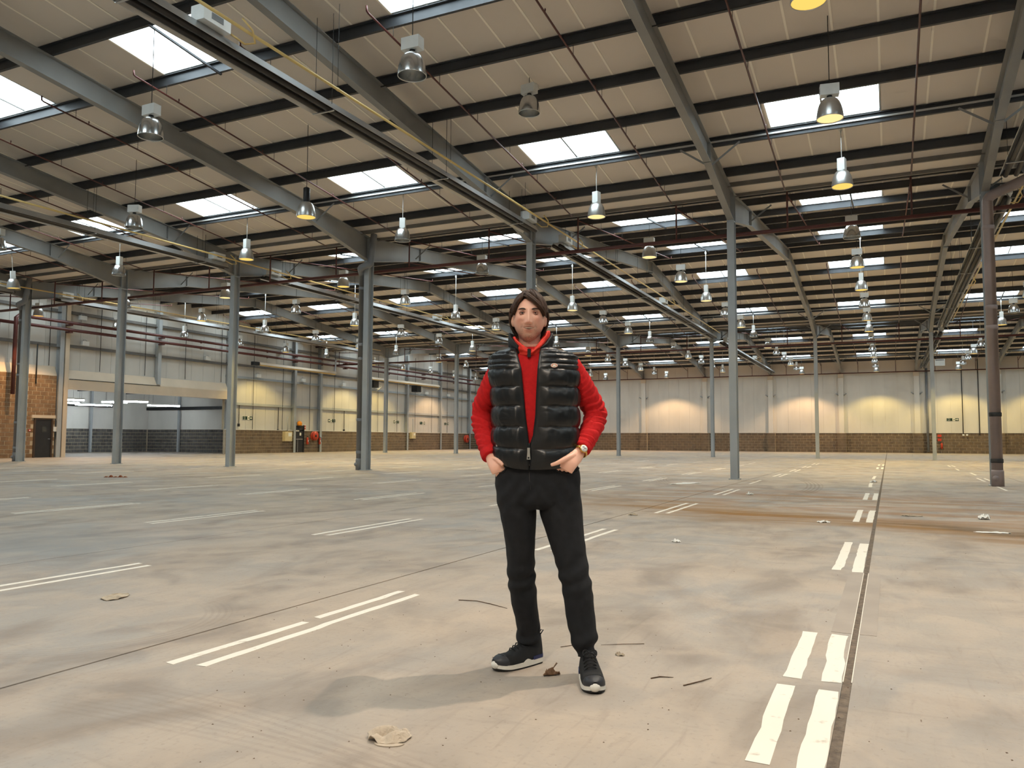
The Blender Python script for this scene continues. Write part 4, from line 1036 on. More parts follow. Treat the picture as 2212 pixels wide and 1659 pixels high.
for k in range(4):
    b0 = P(1205 + 9.5*k, 1007 + 2.2*k, -.146 + .007*k); handR.append(chain([b0 + np.array([0,.016,0]), P(1203 + 9*k, 1025, -.085 + .005*k), P(1202 + 8*k, 1044 - k, -.05)], (.0105, .0098, .0078)))
torso_in = trunk([(*P(1158, 1050, 0), .15, .09), (*P(1157, 980, 0), .16, .095), (*P(1155, 880, 0), .165, .10), (*P(1154, 800, .01), .17, .085), (*P(1151, 775, .015), .10, .06)], 30)
legL_k = [P(1117, 1020, 0), P(1119, 1090, 0), P(1122, 1160, .02), P(1125, 1225, .05), P(1134, 1300, .10), P(1143, 1370, .16), P(1144, 1400, .17)]
legR_k = [P(1204, 1020, 0), P(1210, 1090, -.01), P(1220, 1160, -.025), P(1236, 1235, -.04), P(1251, 1310, -.04), P(1263, 1390, -.05), P(1268, 1425, -.06)]
legs_in = [limb([(*p, r, r) for p, r in zip(K, (.07,.07,.06,.05,.04,.028,.026))], 40, 20) for K in (legL_k, legR_k)]
body = fuse('body', [head, neck, armL, armR, torso_in] + ears + handL + handR + legs_in, .0029, 2, M_SKIN)
def skin_tone(p):
    q = np.array(p) - HC; x, y, z = q; c = np.array(srgb(238, 184, 160)[:3])
    if abs(x) < .1 and -.135 < z < .13:
        zf = z - .012; zm = zf - x*x*7
        front = max(0, min(1, (-y - .02) / .04))
        beard = min(1, max(g2(abs(x), zf, .048, -.095, .026, .030), 1.1*g2(x, z, 0, -.104, .040, .024), .6*g2(x, zf, 0, -.0545, .022, .0045), .8*g2(abs(x), zf, .034, -.075, .010, .022))) * (1 if y < .05 else 0)
        sp = .85 + .7*nz(p, 300)
        c = c*(1 - .60*beard*sp) + np.array(srgb(104, 84, 74)[:3])*.60*beard*sp
        lip = max(g2(x, zm, 0, -.0630, .022, .0036), g2(x, zm, 0, -.0785, .019, .0044)) * front
        c = c*(1 - .65*lip) + np.array(srgb(166, 88, 80)[:3])*.65*lip
        red = (.38*g2(abs(x), zf, .045, -.030, .02, .02) + .35*g2(x, zf, 0, -.042, .012, .012)) * front
        c = c*(1 - red) + np.array(srgb(206, 116, 100)[:3])*red
        dk = .55*g2(abs(x), zf, .031, .004, .016, .009) * front  # eye sockets darkened, their shade put into the skin colour
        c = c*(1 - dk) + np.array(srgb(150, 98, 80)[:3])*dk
        mouth = g2(x, zm, 0, -.0703, .023, .0030) * front
        c = c*(1 - .85*mouth) + np.array(srgb(66, 30, 26)[:3])*.85*mouth
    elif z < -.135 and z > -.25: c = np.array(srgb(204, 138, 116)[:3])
    return c
attr(body, 'skin_tone', skin_tone)
link('body', body, man)
# eyes, brows, teeth
for s_ in (-1, 1):
    c = HC + np.array([s_*.0310, -.0745, .0165])
    e = ball((0, 0, 0), (.0130, .0130, .0130)).build('eye', mat('eye_white', srgb(176,158,148), .25), man, tuple(c))
    i_ = ball((0, -.0085, -.001), (.0066, .0052, .0066), 14, 10).build('iris', mat('dark_iris', srgb(30,20,17), .15), e)
    lid = MB().tube([tuple(c + np.array([s_*a, -.0132 + abs(a)*.24 + .001, .0052 - 34*a*a])) for a in np.linspace(-.0150, .0150, 9)], [.001,.0030,.0036,.0038,.0038,.0038,.0036,.0030,.001], 8)
    lid.build('eyelid', mat('eyelid_skin', srgb(150,98,80), .5), man)
    lid2 = MB().tube([tuple(c + np.array([s_*a, -.0122 + abs(a)*.2 + .001, -.0075 + 20*a*a])) for a in np.linspace(-.0135, .0135, 9)], [.001,.0026,.003,.0032,.0032,.0032,.003,.0026,.001], 8)
    lid2.build('eyelid', mat('eyelid_skin', srgb(150,98,80), .5), man)
    br = MB().tube([tuple(HC + np.array([s_*(.0125 + .038*t), -.0925 + .016*t*t*1.5, .0315 + .0045*math.sin(t*2.6)])) for t in np.linspace(0, 1, 10)], [.0018,.0036,.0044,.0046,.0044,.0040,.0036,.0030,.0022,.0010], 8)
    br.build('eyebrow', M_BROW, man)
MB().tube([tuple(HC + np.array([a, -.0895 + a*a*9, -.0568 + a*a*7])) for a in np.linspace(-.0165, .0165, 9)], [.0006,.0016,.0021,.0023,.0023,.0023,.0021,.0016,.0006], 8).build('teeth', mat('teeth', srgb(206,186,168), .3), man)
# ---- hair: swells out of the scalp above the hairline, swept from a side parting, longer at the back
Dh, Fh = dir_grid(220, 150)
hv = []
for d in Dh:
    p = head_point(d); x, y, z = p
    az = math.atan2(d[0], -d[1])            # 0 at the face, + on the right of the picture
    aa = abs(az)
    # hairline height as a function of azimuth
    if az < 0:  line = float(np.interp(aa, [0, .45, .75, .95, 1.15, 1.35, 1.75, 2.2, 3.2], [.084, .080, .060, .018, .000, .012, .000, -.075, -.098]))
    else:       line = float(np.interp(aa, [0, .30, .60, .85, 1.05, 1.20, 1.35, 1.75, 2.2, 3.2], [.084, .074, .050, .018, -.004, -.006, .012, .000, -.075, -.098]))
    line = max(line, -.115)
    t = (z - line) / .022
    w = max(-1, min(1, t))
    th = .009 + .012*max(0, d[2])**.7 + (.005 if az > 0 and z > .02 else 0)
    if aa > 1.7 and z < .02: th = .014
    # strands: ridges run down and back from the parting
    along = z*3.0 + .10*math.cos(az + .6)
    across = az*1.0 + .9*math.sin(1.4*along) if True else 0
    st = .0034*noise.noise(Vector((az*9 + z*26*(1 if az > 0 else -1), z*7, 3.1))) + .0022*noise.noise(Vector((az*26 + z*60*(1 if az > 0 else -1), z*9, 8.2)))
    part = .008*math.exp(-((az + .38)/.10)**2) if d[2] > .3 and d[1] < .3 else 0
    off = (th + st*1.6 - part) * (w if w > 0 else 0) - .006*(1 - max(0, w)) - (.02 if w < 0 else 0)
    n_ = nrm([d[0]/HW, d[1]/HD, d[2]/HH])
    hv.append(p + n_*off + HC)
hair = MB().add(hv, Fh, True).build('hair', M_HAIR, man)
lk = MB(); rr = random.Random(11)
def lock(az0, z0, az1, z1, lift, r):
    pts = []; rs = []
    for t in np.linspace(0, 1, 9):
        az = az0 + (az1 - az0)*t; z = z0 + (z1 - z0)*t**1.3
        s_ = math.sqrt(max(.02, 1 - (z/HH)**2)); d = np.array([s_*math.sin(az), -s_*math.cos(az), z/HH]); p = head_point(d)
        n_ = nrm([d[0]/HW, d[1]/HD, d[2]/HH]); pts.append(tuple(p + n_*(lift + .004*math.sin(t*3.1)) + HC)); rs.append(r*(1 - .75*t**2)*(.5 + .5*min(1, t*5)))
    lk.tube(pts, rs, 6)
for k in range(60):      # sweep from the parting over the brow to the right of the picture
    a0 = -.42 + rr.uniform(-.06, .25); a1 = rr.uniform(.55, 1.25); zt = .098 + rr.uniform(-.008, .010)
    zend = float(np.interp(a1, [.55, .85, 1.05, 1.25], [.058, .022, .0, .004])) + rr.uniform(-.004, .014)
    lock(a0, zt, a1, zend, .011 + rr.uniform(0, .008), rr.uniform(.0035, .006))
for k in range(40):      # the shorter side on the left of the picture
    a1 = -rr.uniform(.80, 1.35); zend = float(np.interp(-a1, [.80, .95, 1.15, 1.35], [.050, .020, .004, .014])) + rr.uniform(-.004, .012)
    lock(-.45 + rr.uniform(-.1, .05), .099 + rr.uniform(-.01, .01), a1, zend, .009 + rr.uniform(0, .006), rr.uniform(.0035, .0055))
for k in range(60):      # over the ears towards the nape, ends just touching the collar
    s_ = rr.choice((-1, 1)); a0 = s_*rr.uniform(1.45, 1.9); a1 = s_*rr.uniform(1.75, 2.9); lock(a0, rr.uniform(.02, .07), a1, rr.uniform(-.098, -.060), .011 + rr.uniform(0, .007), rr.uniform(.004, .006))
stuff(lk.build('hair_locks', M_HAIR, man))

# ---- red top
def near(pt, c, r): return math.exp(-(np.linalg.norm(np.array(pt) - c)/r)**2)
sleeveL = arm(aL[:5] + [P(1060, 983, -.022)], (.058,.060,.056,.052,.044,.041)); sleeveR = arm(aR[:5] + [P(1256, 967, -.048)], (.058,.062,.058,.055,.048,.044))
torso_s = trunk([(*P(1157, 1022, 0), .185, .118), (*P(1157, 985, 0), .186, .122), (*P(1156, 900, 0), .185, .122), (*P(1154, 820, .005), .188, .108), (*P(1153, 785, .01), .172, .090), (*P(1152, 764, .015), .110, .080), (*P(1150, 752, .015), .080, .075)], 50)
sw = fuse('red_top', [sleeveL, sleeveR, torso_s], .0042, 4, M_SWEAT)
def seg_s(p, K):
    best = (9, 0, 0); acc = 0
    for a, b in zip(K[:-1], K[1:]):
        ab = b - a; L_ = np.linalg.norm(ab); t = max(0, min(1, np.dot(p - a, ab)/L_**2)); d = np.linalg.norm(p - a - ab*t)
        if d < best[0]: best = (d, acc + L_*t, 0)
        acc += L_
    return best[0], best[1]/acc
def sleeve_fold(p, n):
    p = np.array(p); K = aL if p[0] < 0 else aR; d, s = seg_s(p, K)
    if d > .085: return 0
    env = .35 + 1.0*math.exp(-((s - .55)/.20)**2) + .9*math.exp(-((s - .92)/.10)**2)
    ph = s*46 + 4.0*nz(p, 7) + 1.8*(n[0] if p[0] > 0 else -n[0]) + 1.2*n[1]
    gr_ = (1 - abs(math.sin(ph))) ** 3
    return env*(-.0062*gr_ + .0022*math.sin(ph*2) + .0026*nz(p, 16, 5))
displace(sw, sleeve_fold); link('red_top', sw, man)
# cuffs
for K, q in ((sleeveL, (aL[4], P(1061, 985, -.024))), (sleeveR, (aR[4], P(1255, 969, -.050)))):
    a, b = q; d = nrm(b - a)
    cf = limb([(*(b - d*.035), .046, .046), (*(b - d*.02), .047, .047), (*(b), .046, .046), (*(b + d*.006), .042, .042)], 10, 24); cf.build('cuff', M_SWEAT, man)

# ---- dark jeans
pel = trunk([(*P(1158, 996, 0), .195, .120), (*P(1160, 1015, 0), .203, .128), (*P(1162, 1050, 0), .204, .132), (*P(1164, 1082, .005), .198, .125), (*P(1165, 1096, .01), .165, .10)], 24)
def leg(rows): return limb([((*((P(a, v, y) + P(b, v, y))/2), (b - a)/2/447, dep)) for v, a, b, y, dep in rows], 60, 32)
legL = leg([(1015, 1072, 1162, 0, .118), (1060, 1072, 1161, 0, .112), (1095, 1078, 1160, .0, .105), (1140, 1088, 1158, .012, .095), (1190, 1094.5, 1156, .03, .085), (1232, 1096, 1156, .05, .080), (1290, 1105, 1162, .09, .072), (1330, 1115, 1166, .125, .066), (1352, 1116, 1169, .14, .066), (1372, 1119, 1164, .155, .060)])
legR = leg([(1015, 1158, 1250, 0, .118), (1060, 1161, 1254, -.005, .112), (1095, 1165, 1257, -.01, .105), (1140, 1179, 1260, -.02, .096), (1200, 1198, 1267, -.035, .086), (1260, 1214, 1277, -.045, .080), (1320, 1222, 1283, -.045, .074), (1362, 1232, 1288, -.05, .070), (1385, 1239, 1285, -.055, .064), (1404, 1246, 1286, -.06, .060)])
jn = fuse('jeans', [pel, legL, legR], .0045, 4, M_DENIM)
def jean_fold(p, n):
    p = np.array(p); K = legL_k if p[0] < .0 else legR_k; d, s = seg_s(p, K); v = 1440 - p[2]*447
    f = .0012*nz(p, 30)
    kn = math.exp(-((s - .55)/.10)**2); an = math.exp(-((s - .92)/.09)**2); th = math.exp(-((s - .12)/.10)**2)
    f += kn*.0040*math.sin(s*70 + 2.5*nz(p, 7) + p[0]*18) + an*.0075*math.sin(s*58 + 2.0*nz(p, 9) + p[0]*8) + th*.0030*math.sin((p[2]*1.4 + abs(p[0])*2.2)*38 + 2*nz(p, 6))
    f += .003*nz(p, 12, 3)*(.4 + kn)
    return f
displace(jn, jean_fold); link('jeans', jn, man)
# pocket edges and fly, lying on the denim
def on_denim(u, v, out=.003):
    x = (u - 1165)/447; xc = (1161 - 1165)/447; q = min(.999, abs(x - xc)/.206); y = -.131*(1 - q**2.4)**(1/2.4) - out
    return tuple(P(u, v, y))
MB().tube([on_denim(u, v) for u, v in ((1067, 1012), (1071, 1018), (1080, 1022), (1089, 1021), (1094, 1012))], .004, 6).build('pocket_edge', M_DENIM, man)
MB().tube([on_denim(u, v) for u, v in ((1198, 1008), (1204, 1017), (1216, 1022), (1232, 1023), (1245, 1018), (1250, 1010))], .004, 6).build('pocket_edge', M_DENIM, man)
M_ST = mat('denim_stitch', srgb(60,58,57), .8)
MB().tube([on_denim(u, v, .001) for u, v in ((1143, 1010), (1144, 1035), (1147, 1058))], .0013, 6).build('fly_seam', M_ST, man)

# ---- quilted vest
VW = [(748, 1116, 1176), (756, 1088, 1206), (763, 1068, 1233), (771, 1058, 1245), (785, 1055, 1248), (800, 1056, 1247), (830, 1062, 1246), (860, 1066, 1246), (900, 1067, 1247), (940, 1067, 1248), (966, 1067, 1249), (988, 1070, 1247), (1002, 1074, 1243)]
VD = [(748, .072, .01), (756, .092, .01), (763, .108, .008), (771, .116, .006), (785, .124, .004), (800, .130, 0), (830, .136, 0), (860, .138, 0), (900, .142, 0), (940, .146, 0), (966, .148, 0), (988, .148, 0), (1002, .146, 0)]
OPN = [(748, 1113, 1168), (760, 1114, 1166), (800, 1125, 1161), (850, 1130, 1158), (900, 1135, 1156), (940, 1140.5, 1151), (956, 1142.4, 1144.2), (1100, 1142.4, 1144.2)]
SEAM = [748, 757, 767, 778, 789, 800, 838, 879, 923, 965, 1004]
def itp(T, v, c): 
    xs = [t[0] for t in T]; return float(np.interp(v, xs, [t[c] for t in T]))
NV, NT = 250, 150
Sx = lambda c, ex: math.copysign(abs(c) ** (2 / ex), c)
outer = []; inner = []
for i in range(NV):
    v = 748 + (1002 - 748)*i/(NV - 1)
    k = max(j for j in range(len(SEAM)) if SEAM[j] <= v + 1e-6); k = min(k, len(SEAM) - 2)
    s = (v - SEAM[k])/(SEAM[k+1] - SEAM[k]); hgt = (SEAM[k+1] - SEAM[k])/447
    pf = math.sqrt(max(0, 1 - (2*s - 1)**2)); amp = min(.0155, hgt*.36)
    L_, R_ = itp(VW, v, 1), itp(VW, v, 2); cx = (L_ + R_)/2; rx = (R_ - L_)/2/447; ry = itp(VD, v, 1); cy = itp(VD, v, 2)
    ex = 2.5 if v > 790 else 2.15
    sol = lambda u: math.copysign(math.asin(min(1, abs((u - cx)/447/rx) ** (ex/2))), u - cx)
    tl, tr = sol(itp(OPN, v, 1)), sol(itp(OPN, v, 2))
    for j in range(NT):
        f = j/(NT - 1); th = tr + (2*math.pi + tl - tr)*f
        edge = min(f, 1 - f)*(2*math.pi)*rx
        lock_ = min(1, max(0, (edge - .012)/.03))
        if v < 800: lock_ *= .8
        gat = -.0036*max(0, 1 - abs(noise.noise(Vector((th*13 + .02*v, v*.022, k*7.3))))*4.5)*(1 - .6*pf*pf) + .0020*noise.noise(Vector((th*9, v*.06, k*3.7)))
        big = .006*noise.noise(Vector((th*3.2, k*5.1, 2.0)))*pf
        off = (amp*pf + gat + big)*lock_ + .002*(1 - lock_)
        # hem drops at the front and back
        dv = 10*max(0, (v - 930)/72)*(max(0, math.cos(th))**1.5) - 12*max(0, (v - 950)/52)*abs(math.sin(th))**4
        z = 1.10 - (v + dv - 948.6)/447
        c_, s_ = Sx(math.cos(th), ex), Sx(math.sin(th), ex)
        n2 = nrm([s_/rx, -c_/ry])
        x0, y0 = (cx - 1165)/447 + rx*s_, cy - ry*c_
        x1, y1 = x0*(1 + (y0)/3.83), y0
        up = (.5*off if v < 775 else 0)
        outer.append((x1 + n2[0]*off, y1 + n2[1]*off, z + up)); inner.append((x1 - n2[0]*.010, y1 - n2[1]*.010, z))
Fq = []
for i in range(NV - 1):
    for j in range(NT - 1):
        a = i*NT + j; Fq.append((a, a+1, a+NT+1, a+NT)); b = NV*NT + a; Fq.append((b, b+NT, b+NT+1, b+1))
O2 = NV*NT
for i in range(NV - 1):
    for j in (0, NT - 1): a = i*NT + j; Fq.append((a, a+NT, O2+a+NT, O2+a) if j == 0 else (a+NT, a, O2+a, O2+a+NT))
for j in range(NT - 1):
    for i in (0, NV - 1): a = i*NT + j; Fq.append((a+1, a, O2+a, O2+a+1) if i == 0 else (a, a+1, O2+a+1, O2+a))
MB().add(outer + inner, Fq, True).build('vest', M_VEST, man)
# collar bands: black stand collar outside, red lining inside
def band(name, m, rb, rt, topv, botv, cxb, cxt, a0, a1, thick, yoff, n=70, rows=14, wrk=0.0, seed=0.0):
    V = []; 
    for lay in (0, 1):
        for i in range(rows):
            t = i/(rows - 1)
            for j in range(n):
                th = a0 + (a1 - a0)*j/(n - 1); v = botv(th) + (topv(th) - botv(th))*t
                r0 = rb + (rt - rb)*t - lay*thick + (wrk*noise.noise(Vector((th*3 + seed, t*2.5, seed))) if wrk else 0) + .004*math.sin(t*math.pi)
                cx = cxb + (cxt - cxb)*t
                V.append(((cx - 1165)/447 + r0*math.sin(th), yoff - r0*.95*math.cos(th), 1.10 - (v - 948.6)/447))
    F = []; M1 = rows*n
    for i in range(rows - 1):
        for j in range(n - 1): a = i*n + j; F += [(a, a+1, a+n+1, a+n), (M1+a, M1+a+n, M1+a+n+1, M1+a+1)]
    for i in range(rows - 1):
        for j in (0, n - 1): a = i*n + j; F.append((a, a+n, M1+a+n, M1+a))
    for j in range(n - 1):
        for i in (0, rows - 1): a = i*n + j; F.append((a, a+1, M1+a+1, M1+a))
    return MB().add(V, F, True).build(name, m, man)
ca = lambda th: abs(((th + math.pi) % (2*math.pi)) - math.pi)     # angle from the front, 0..pi
band('vest_collar', M_VESTD, .098, .108, lambda th: 752 - 34*min(1, max(0, (ca(th) - .55)/.9)), lambda th: 768 - 8*min(1, ca(th)/2), 1145, 1146, .50, 2*math.pi - .62, .012, .012, wrk=.006, seed=2)
band('collar_lining', M_SWEAT2, .080, .092, lambda th: (757 - 30*min(1, max(0, (ca(th) - .12)/1.1))) if math.sin(th) < 0 else (757 - 43*min(1, max(0, (ca(th) - .12)/1.1))), lambda th: 772 - 6*min(1, ca(th)), 1142, 1147, .04, 2*math.pi - .04, .007, .004, wrk=.010, seed=5)
MB().cbox(0, 0, 0, .016, .010, .040).build('collar_zip_tab', M_VESTD, man, tuple(P(1142.5, 762, -.080)))
lt = text_mesh('CE', .020, M_VESTD, 'lettering', .0006)
link('lettering', lt, man, tuple(P(1114, 749, -.066)), rot=(math.radians(78), math.radians(62), math.radians(-38)))
# zip, pullers, badge
MB().tube([tuple(P(1143.2, v, -.149 - .004*math.sin(v*.2))) for v in range(958, 1012, 6)], .0035, 6).build('front_zip', M_VESTD, man)
zp = MB().cbox(0, 0, 0, .012, .006, .020).build('zip_puller', M_ZIP, man, tuple(P(1142, 972, -.160)))
MB().add([(-.006,-.003,-.01),(.006,-.003,-.01),(.0085,-.003,-.044),(-.0085,-.003,-.044),(-.006,.003,-.01),(.006,.003,-.01),(.0085,.003,-.044),(-.0085,.003,-.044)], [(0,1,2,3),(7,6,5,4),(0,4,5,1),(1,5,6,2),(2,6,7,3),(3,7,4,0)]).build('pull_tab', M_ZIP, zp)
MB().cbox(0, -.0035, -.036, .008, .002, .008).build('tab_slot', M_VESTD, zp)
for u, v, y in ((1073, 958, -.085), (1231, 961, -.098)):
    MB().cbox(0, 0, 0, .006, .006, .030).build('pocket_zip_puller', M_ZIP, man, tuple(P(u, v, y)))
bd = MB().lathe([(.0,.004),(.013,.004),(.0165,.002),(.0165,0),(.0,0)], 22); bd.v = [(x*1.0, -z, y*.62) for x, y, z in bd.v]
bo = bd.build('badge', mat('badge_salmon', srgb(224,150,128), .5), man, tuple(P(1197, 789, -.147)))
b2 = MB().lathe([(.0155,.0045),(.0155,.0052),(.0130,.0052),(.0130,.0045)], 22); b2.v = [(x, -z, y*.62) for x, y, z in b2.v]; b2.build('badge_rim', M_SIGNW, bo)
MB().prism([(-.009,-.004),(-.004,-.006),(0,-.003),(.004,-.006),(.009,-.003),(.005,.001),(.006,.005),(.001,.003),(-.002,.006),(-.005,.002)], 'y', -.0056, -.0046).build('badge_emblem', M_SIGNW, bo)

# ---- watch on the wrist beside the picture's right
wr = P(1252, 975, -.068); wd = nrm(aR[5] - aR[4])
e1 = nrm(np.cross(wd, [0, 0, 1])); e2 = np.cross(wd, e1)
MB().tube([tuple(wr + (e1*math.cos(a) + e2*math.sin(a))*.0325) for a in np.linspace(0, 2*math.pi, 25)], .006, 8).build('watch_strap', M_GOLD, man)
fc = nrm(np.array([.35, -1, .25])); fc = nrm(fc - wd*np.dot(fc, wd)*.6)
wc = wr + fc*.034
rot = Vector(fc).to_track_quat('Z', 'Y').to_euler()
cs = MB().lathe([(.0,0),(.0195,0),(.0205,.003),(.0205,.007),(.018,.010),(.0,.010)], 24).mesh('watch_case', M_GOLD); co_ = link('watch_case', cs, man, tuple(wc), rot=rot)
link('watch_dial', MB().lathe([(.0,.0102),(.0165,.0102),(.0165,.0112),(.0,.0112)], 24).mesh('watch_dial', M_DIAL), co_)
hd_ = MB(); hd_.box(-.001,.001,-.002,.012,.0114,.0120); hd_.box(-.002,.009,-.001,.001,.0114,.0120); hd_.build('watch_hands', M_BLACK, co_)
for ang in (0, 2.1, 4.2): MB().lathe([(.0,.0113),(.0038,.0113),(.0038,.0116),(.0,.0116)], 12, c=(math.cos(ang)*.009, math.sin(ang)*.009, 0)).build('subdial', M_STEEL, co_)

# ---- shoes: local x runs heel to toe
def shoe(heel, toe, name_side):
    hx, hy = heel; tx, ty = toe; ang = math.atan2(ty - hy, tx - hx); L_ = math.hypot(tx - hx, ty - hy)
    r = empty('shoe', (hx, hy, 0), ang); r.parent = man
    wid = lambda t: (.036 + .016*math.sin(min(1, t*1.25)*math.pi*.62)) * (1 if t < .74 else math.sqrt(max(.003, 1 - ((t - .74)/.26)**2)) * 1.0) * (math.sqrt(max(.03, 1 - ((.09 - t)/.09)**2)) if t < .09 else 1)
    def slab(z0f, z1f, grow, t0=0, t1=1, n=34):
        V = []; 
        for zz in (0, 1):
            for side in (1, -1):
                for i in range(n):
                    t = t0 + (t1 - t0)*(1 - math.cos(math.pi*i/(n - 1)))/2; w = wid(t)*grow*(1 + .05*(1 - zz)*0); V.append((t*L_, side*w + .004*math.sin(t*math.pi), (z1f(t) if zz else z0f(t))))
        F = []
        for i in range(n - 1):
            F += [(i, n+i, n+i+1, i+1), (2*n+i, 2*n+i+1, 3*n+i+1, 3*n+i), (i, i+1, 2*n+i+1, 2*n+i), (n+i, 3*n+i, 3*n+i+1, n+i+1)]
        F += [(0, 2*n, 3*n, n), (n-1, 2*n-1, 4*n-1, 3*n-1)]
        return MB().add(V, F)
    spring = lambda t: .010*max(0, (t - .72)/.28)**2
    slab(lambda t: spring(t), lambda t: .008 + spring(t), .99).build('outsole', M_OUT, r)
    slab(lambda t: .008 + spring(t), lambda t: .026 + .008*(1 - t) + spring(t)*1.2 + (.012 if .35 < t < .52 else 0)*math.sin((t - .35)/.17*math.pi), 1.05).build('midsole', M_SOLE, r)
    slab(lambda t: .030, lambda t: .046, 1.065, .02, .30, 14).build('heel_insert', M_SOLEB, r)
    # upper: loft of half rings
    n, m = 40, 22; V = []
    for i in range(n):
        t = .012 + .983*(1 - math.cos(math.pi*i/(n - 1)))/2
        h = .115 if t < .12 else (.115 - .010*(t - .12)/.18 if t < .30 else (.105 - .058*((t - .30)/.38)**.9 if t < .68 else .047 - .030*((t - .68)/.32)**3))
        w = wid(t)*1.0; bas = .026 + spring(t)
        for j in range(m):
            a = math.pi*j/(m - 1); c, s_ = math.cos(a), math.sin(a)
            sh = abs(c) ** .75 * math.copysign(1, c); top = bas + h*s_**.85
            pinch = 1 - .30*(s_**2)*(1 if t < .40 else max(0, 1 - (t - .40)/.3))
            V.append((t*L_, sh*w*pinch + .004*math.sin(t*math.pi), top))
    F = [(i*m+j, i*m+j+1, (i+1)*m+j+1, (i+1)*m+j) for i in range(n-1) for j in range(m-1)] + [tuple(range(m)), tuple(range((n-1)*m + m - 1, (n-1)*m - 1, -1))]
    F += [(i*m, (i+1)*m, (i+1)*m+m-1, i*m+m-1) for i in range(n-1)]
    MB().add(V, F, True).build('upper', M_SHOE, r)
    # toe overlay
    V2 = []; n2 = 14
    for i in range(n2):
        t = .80 + .196*math.sin(math.pi/2*i/(n2 - 1)); hh = .047 - .030*((t - .68)/.32)**3; bas = .026 + spring(t); w = wid(t)
        for j in range(m):
            a = math.pi*j/(m - 1); c, s_ = math.cos(a), math.sin(a); tt = t + (.05*s_**3 if i == 0 else 0)
            V2.append((tt*L_ + .002, abs(c)**.75*math.copysign(1, c)*(w + .0016) + .004*math.sin(t*math.pi), bas + (hh + .0016)*s_**.85))
    F2 = [(i*m+j, i*m+j+1, (i+1)*m+j+1, (i+1)*m+j) for i in range(n2-1) for j in range(m-1)]
    MB().add(V2, F2, True).build('toe_cap', M_SHOEC, r)
    tb = ball((.972*L_, 0, .030), (.016, .024, .020)); tb.build('toe_bumper', M_SOLE, r)
    for k in range(5):
        t = .34 + .065*k; h = .105 - .058*((t - .30)/.38)**.9; z = .028 + h + .003
        MB().tube([(t*L_, -.030, z - .018), (t*L_ + .006, -.016, z - .002), (t*L_ + .010, 0, z + .002), (t*L_ + .006, .016, z - .002), (t*L_, .030, z - .018)], .0030, 6).build('lace', M_SHOE, r)
    for s_ in (-1, 1):
        lp = catmull([(.37*L_, 0, .128), (.36*L_, s_*.014, .142), (.39*L_, s_*.030, .140), (.43*L_, s_*.030, .124), (.42*L_, s_*.014, .118), (.38*L_, 0, .126)], 18)
        MB().tube([tuple(q) for q in lp], .0026, 6).build('lace_loop', M_SHOE, r)
    MB().tube([(.03*L_, -.008, .130), (-.012, -.008, .150), (-.012, .008, .150), (.03*L_, .008, .130)], .003, 6).build('heel_tab', M_SHOEC, r)
shoe((P(1168, 1000, .20)[0], .20), (P(1070, 1000, .02)[0], .005), 'l')
shoe((.222, -.035), (.243, -.322), 'r')

# ------------------------------------------------------------------ litter on the floor
def crumple(name, x, y, sx, sy, h, m, seed, lab, cat, rz=0.0, n=14, parent=None, notch=.25):
    """a crumpled thin sheet with thickness lying on the floor"""
    rr = random.Random(seed); vs_ = []; N_ = n
    for k, lay in enumerate((1, 0)):
        for a in range(N_ + 1):
            for b in range(N_ + 1):
                u, v = a / N_ * 2 - 1, b / N_ * 2 - 1
                f = 1 - notch * abs(noise.noise(Vector((math.atan2(v, u) * 1.6, seed, 0))))
                q = max(abs(u), abs(v)); d = math.hypot(u, v) or 1e-6
                px, py = u * q / d * f * sx / 2, v * q / d * f * sy / 2
                z = .004 + h * (abs(noise.noise(Vector((u * 1.5, v * 1.5, seed * 3.1)))) * 1.5 + .16 * abs(noise.noise(Vector((u * 4, v * 4, seed))))) * (1 - .55 * q)
                vs_.append((px, py, max(z, .003) if lay else max(z - .003, .0005)))
    M1 = (N_ + 1) ** 2; fs = []
    for a in range(N_):
        for b in range(N_):
            i = a * (N_ + 1) + b
            fs.append((i, i + N_ + 1, i + N_ + 2, i + 1)); fs.append((M1 + i, M1 + i + 1, M1 + i + N_ + 2, M1 + i + N_ + 1))
    edge = [(a, 0) for a in range(N_)] + [(N_, b) for b in range(N_)] + [(N_ - a, N_) for a in range(N_)] + [(0, N_ - b) for b in range(N_)]
    for k in range(len(edge)):
        i = edge[k][0] * (N_ + 1) + edge[k][1]; e2 = edge[(k + 1) % len(edge)]; j = e2[0] * (N_ + 1) + e2[1]
        fs.append((i, j, M1 + j, M1 + i))
    o = MB().add(vs_, fs).build(name, m, parent, (x, y, 0), rz)
    if lab: tag(o, lab, cat)
    return o
M_CLOTH = mat('dusty_beige_cloth', srgb(186,170,150), .9, 0, .12, 20, .15, 120)
M_PAPERW = mat('white_litter', srgb(232,230,224), .8, 0, .06, 20)
M_DIRTY = mat('dirty_paper', srgb(170,156,136), .9, 0, .25, 14, .2, 60)
M_TWIG = mat('brown_twig', srgb(92,70,52), .9, 0, .2, 30)
M_LEAF = mat('dry_leaf', srgb(110,82,58), .8, 0, .25, 40)
cap_ = empty('crumpled_cap', (-1.69, 2.52, 0), .35)
crumple('crown', 0, .01, .165, .15, .045, M_CLOTH, 4, None, None, parent=cap_, n=24, notch=.22)
MB().add([(math.cos(a)*.055 + .015, -.05 + math.sin(a)*.032, z) for z in (.004, .001) for a in [math.pi + math.pi*k/12 for k in range(13)]],
         [tuple(range(13)), tuple(range(25, 12, -1))] + [(k, k+1, 14+k, 13+k) for k in range(12)]).build('peak', M_CLOTH, cap_)
tag(cap_, 'crumpled beige cloth cap lying flat on the concrete', 'cap')
lf = empty('dry_leaf', (-1.46, 3.51, 0), .5)
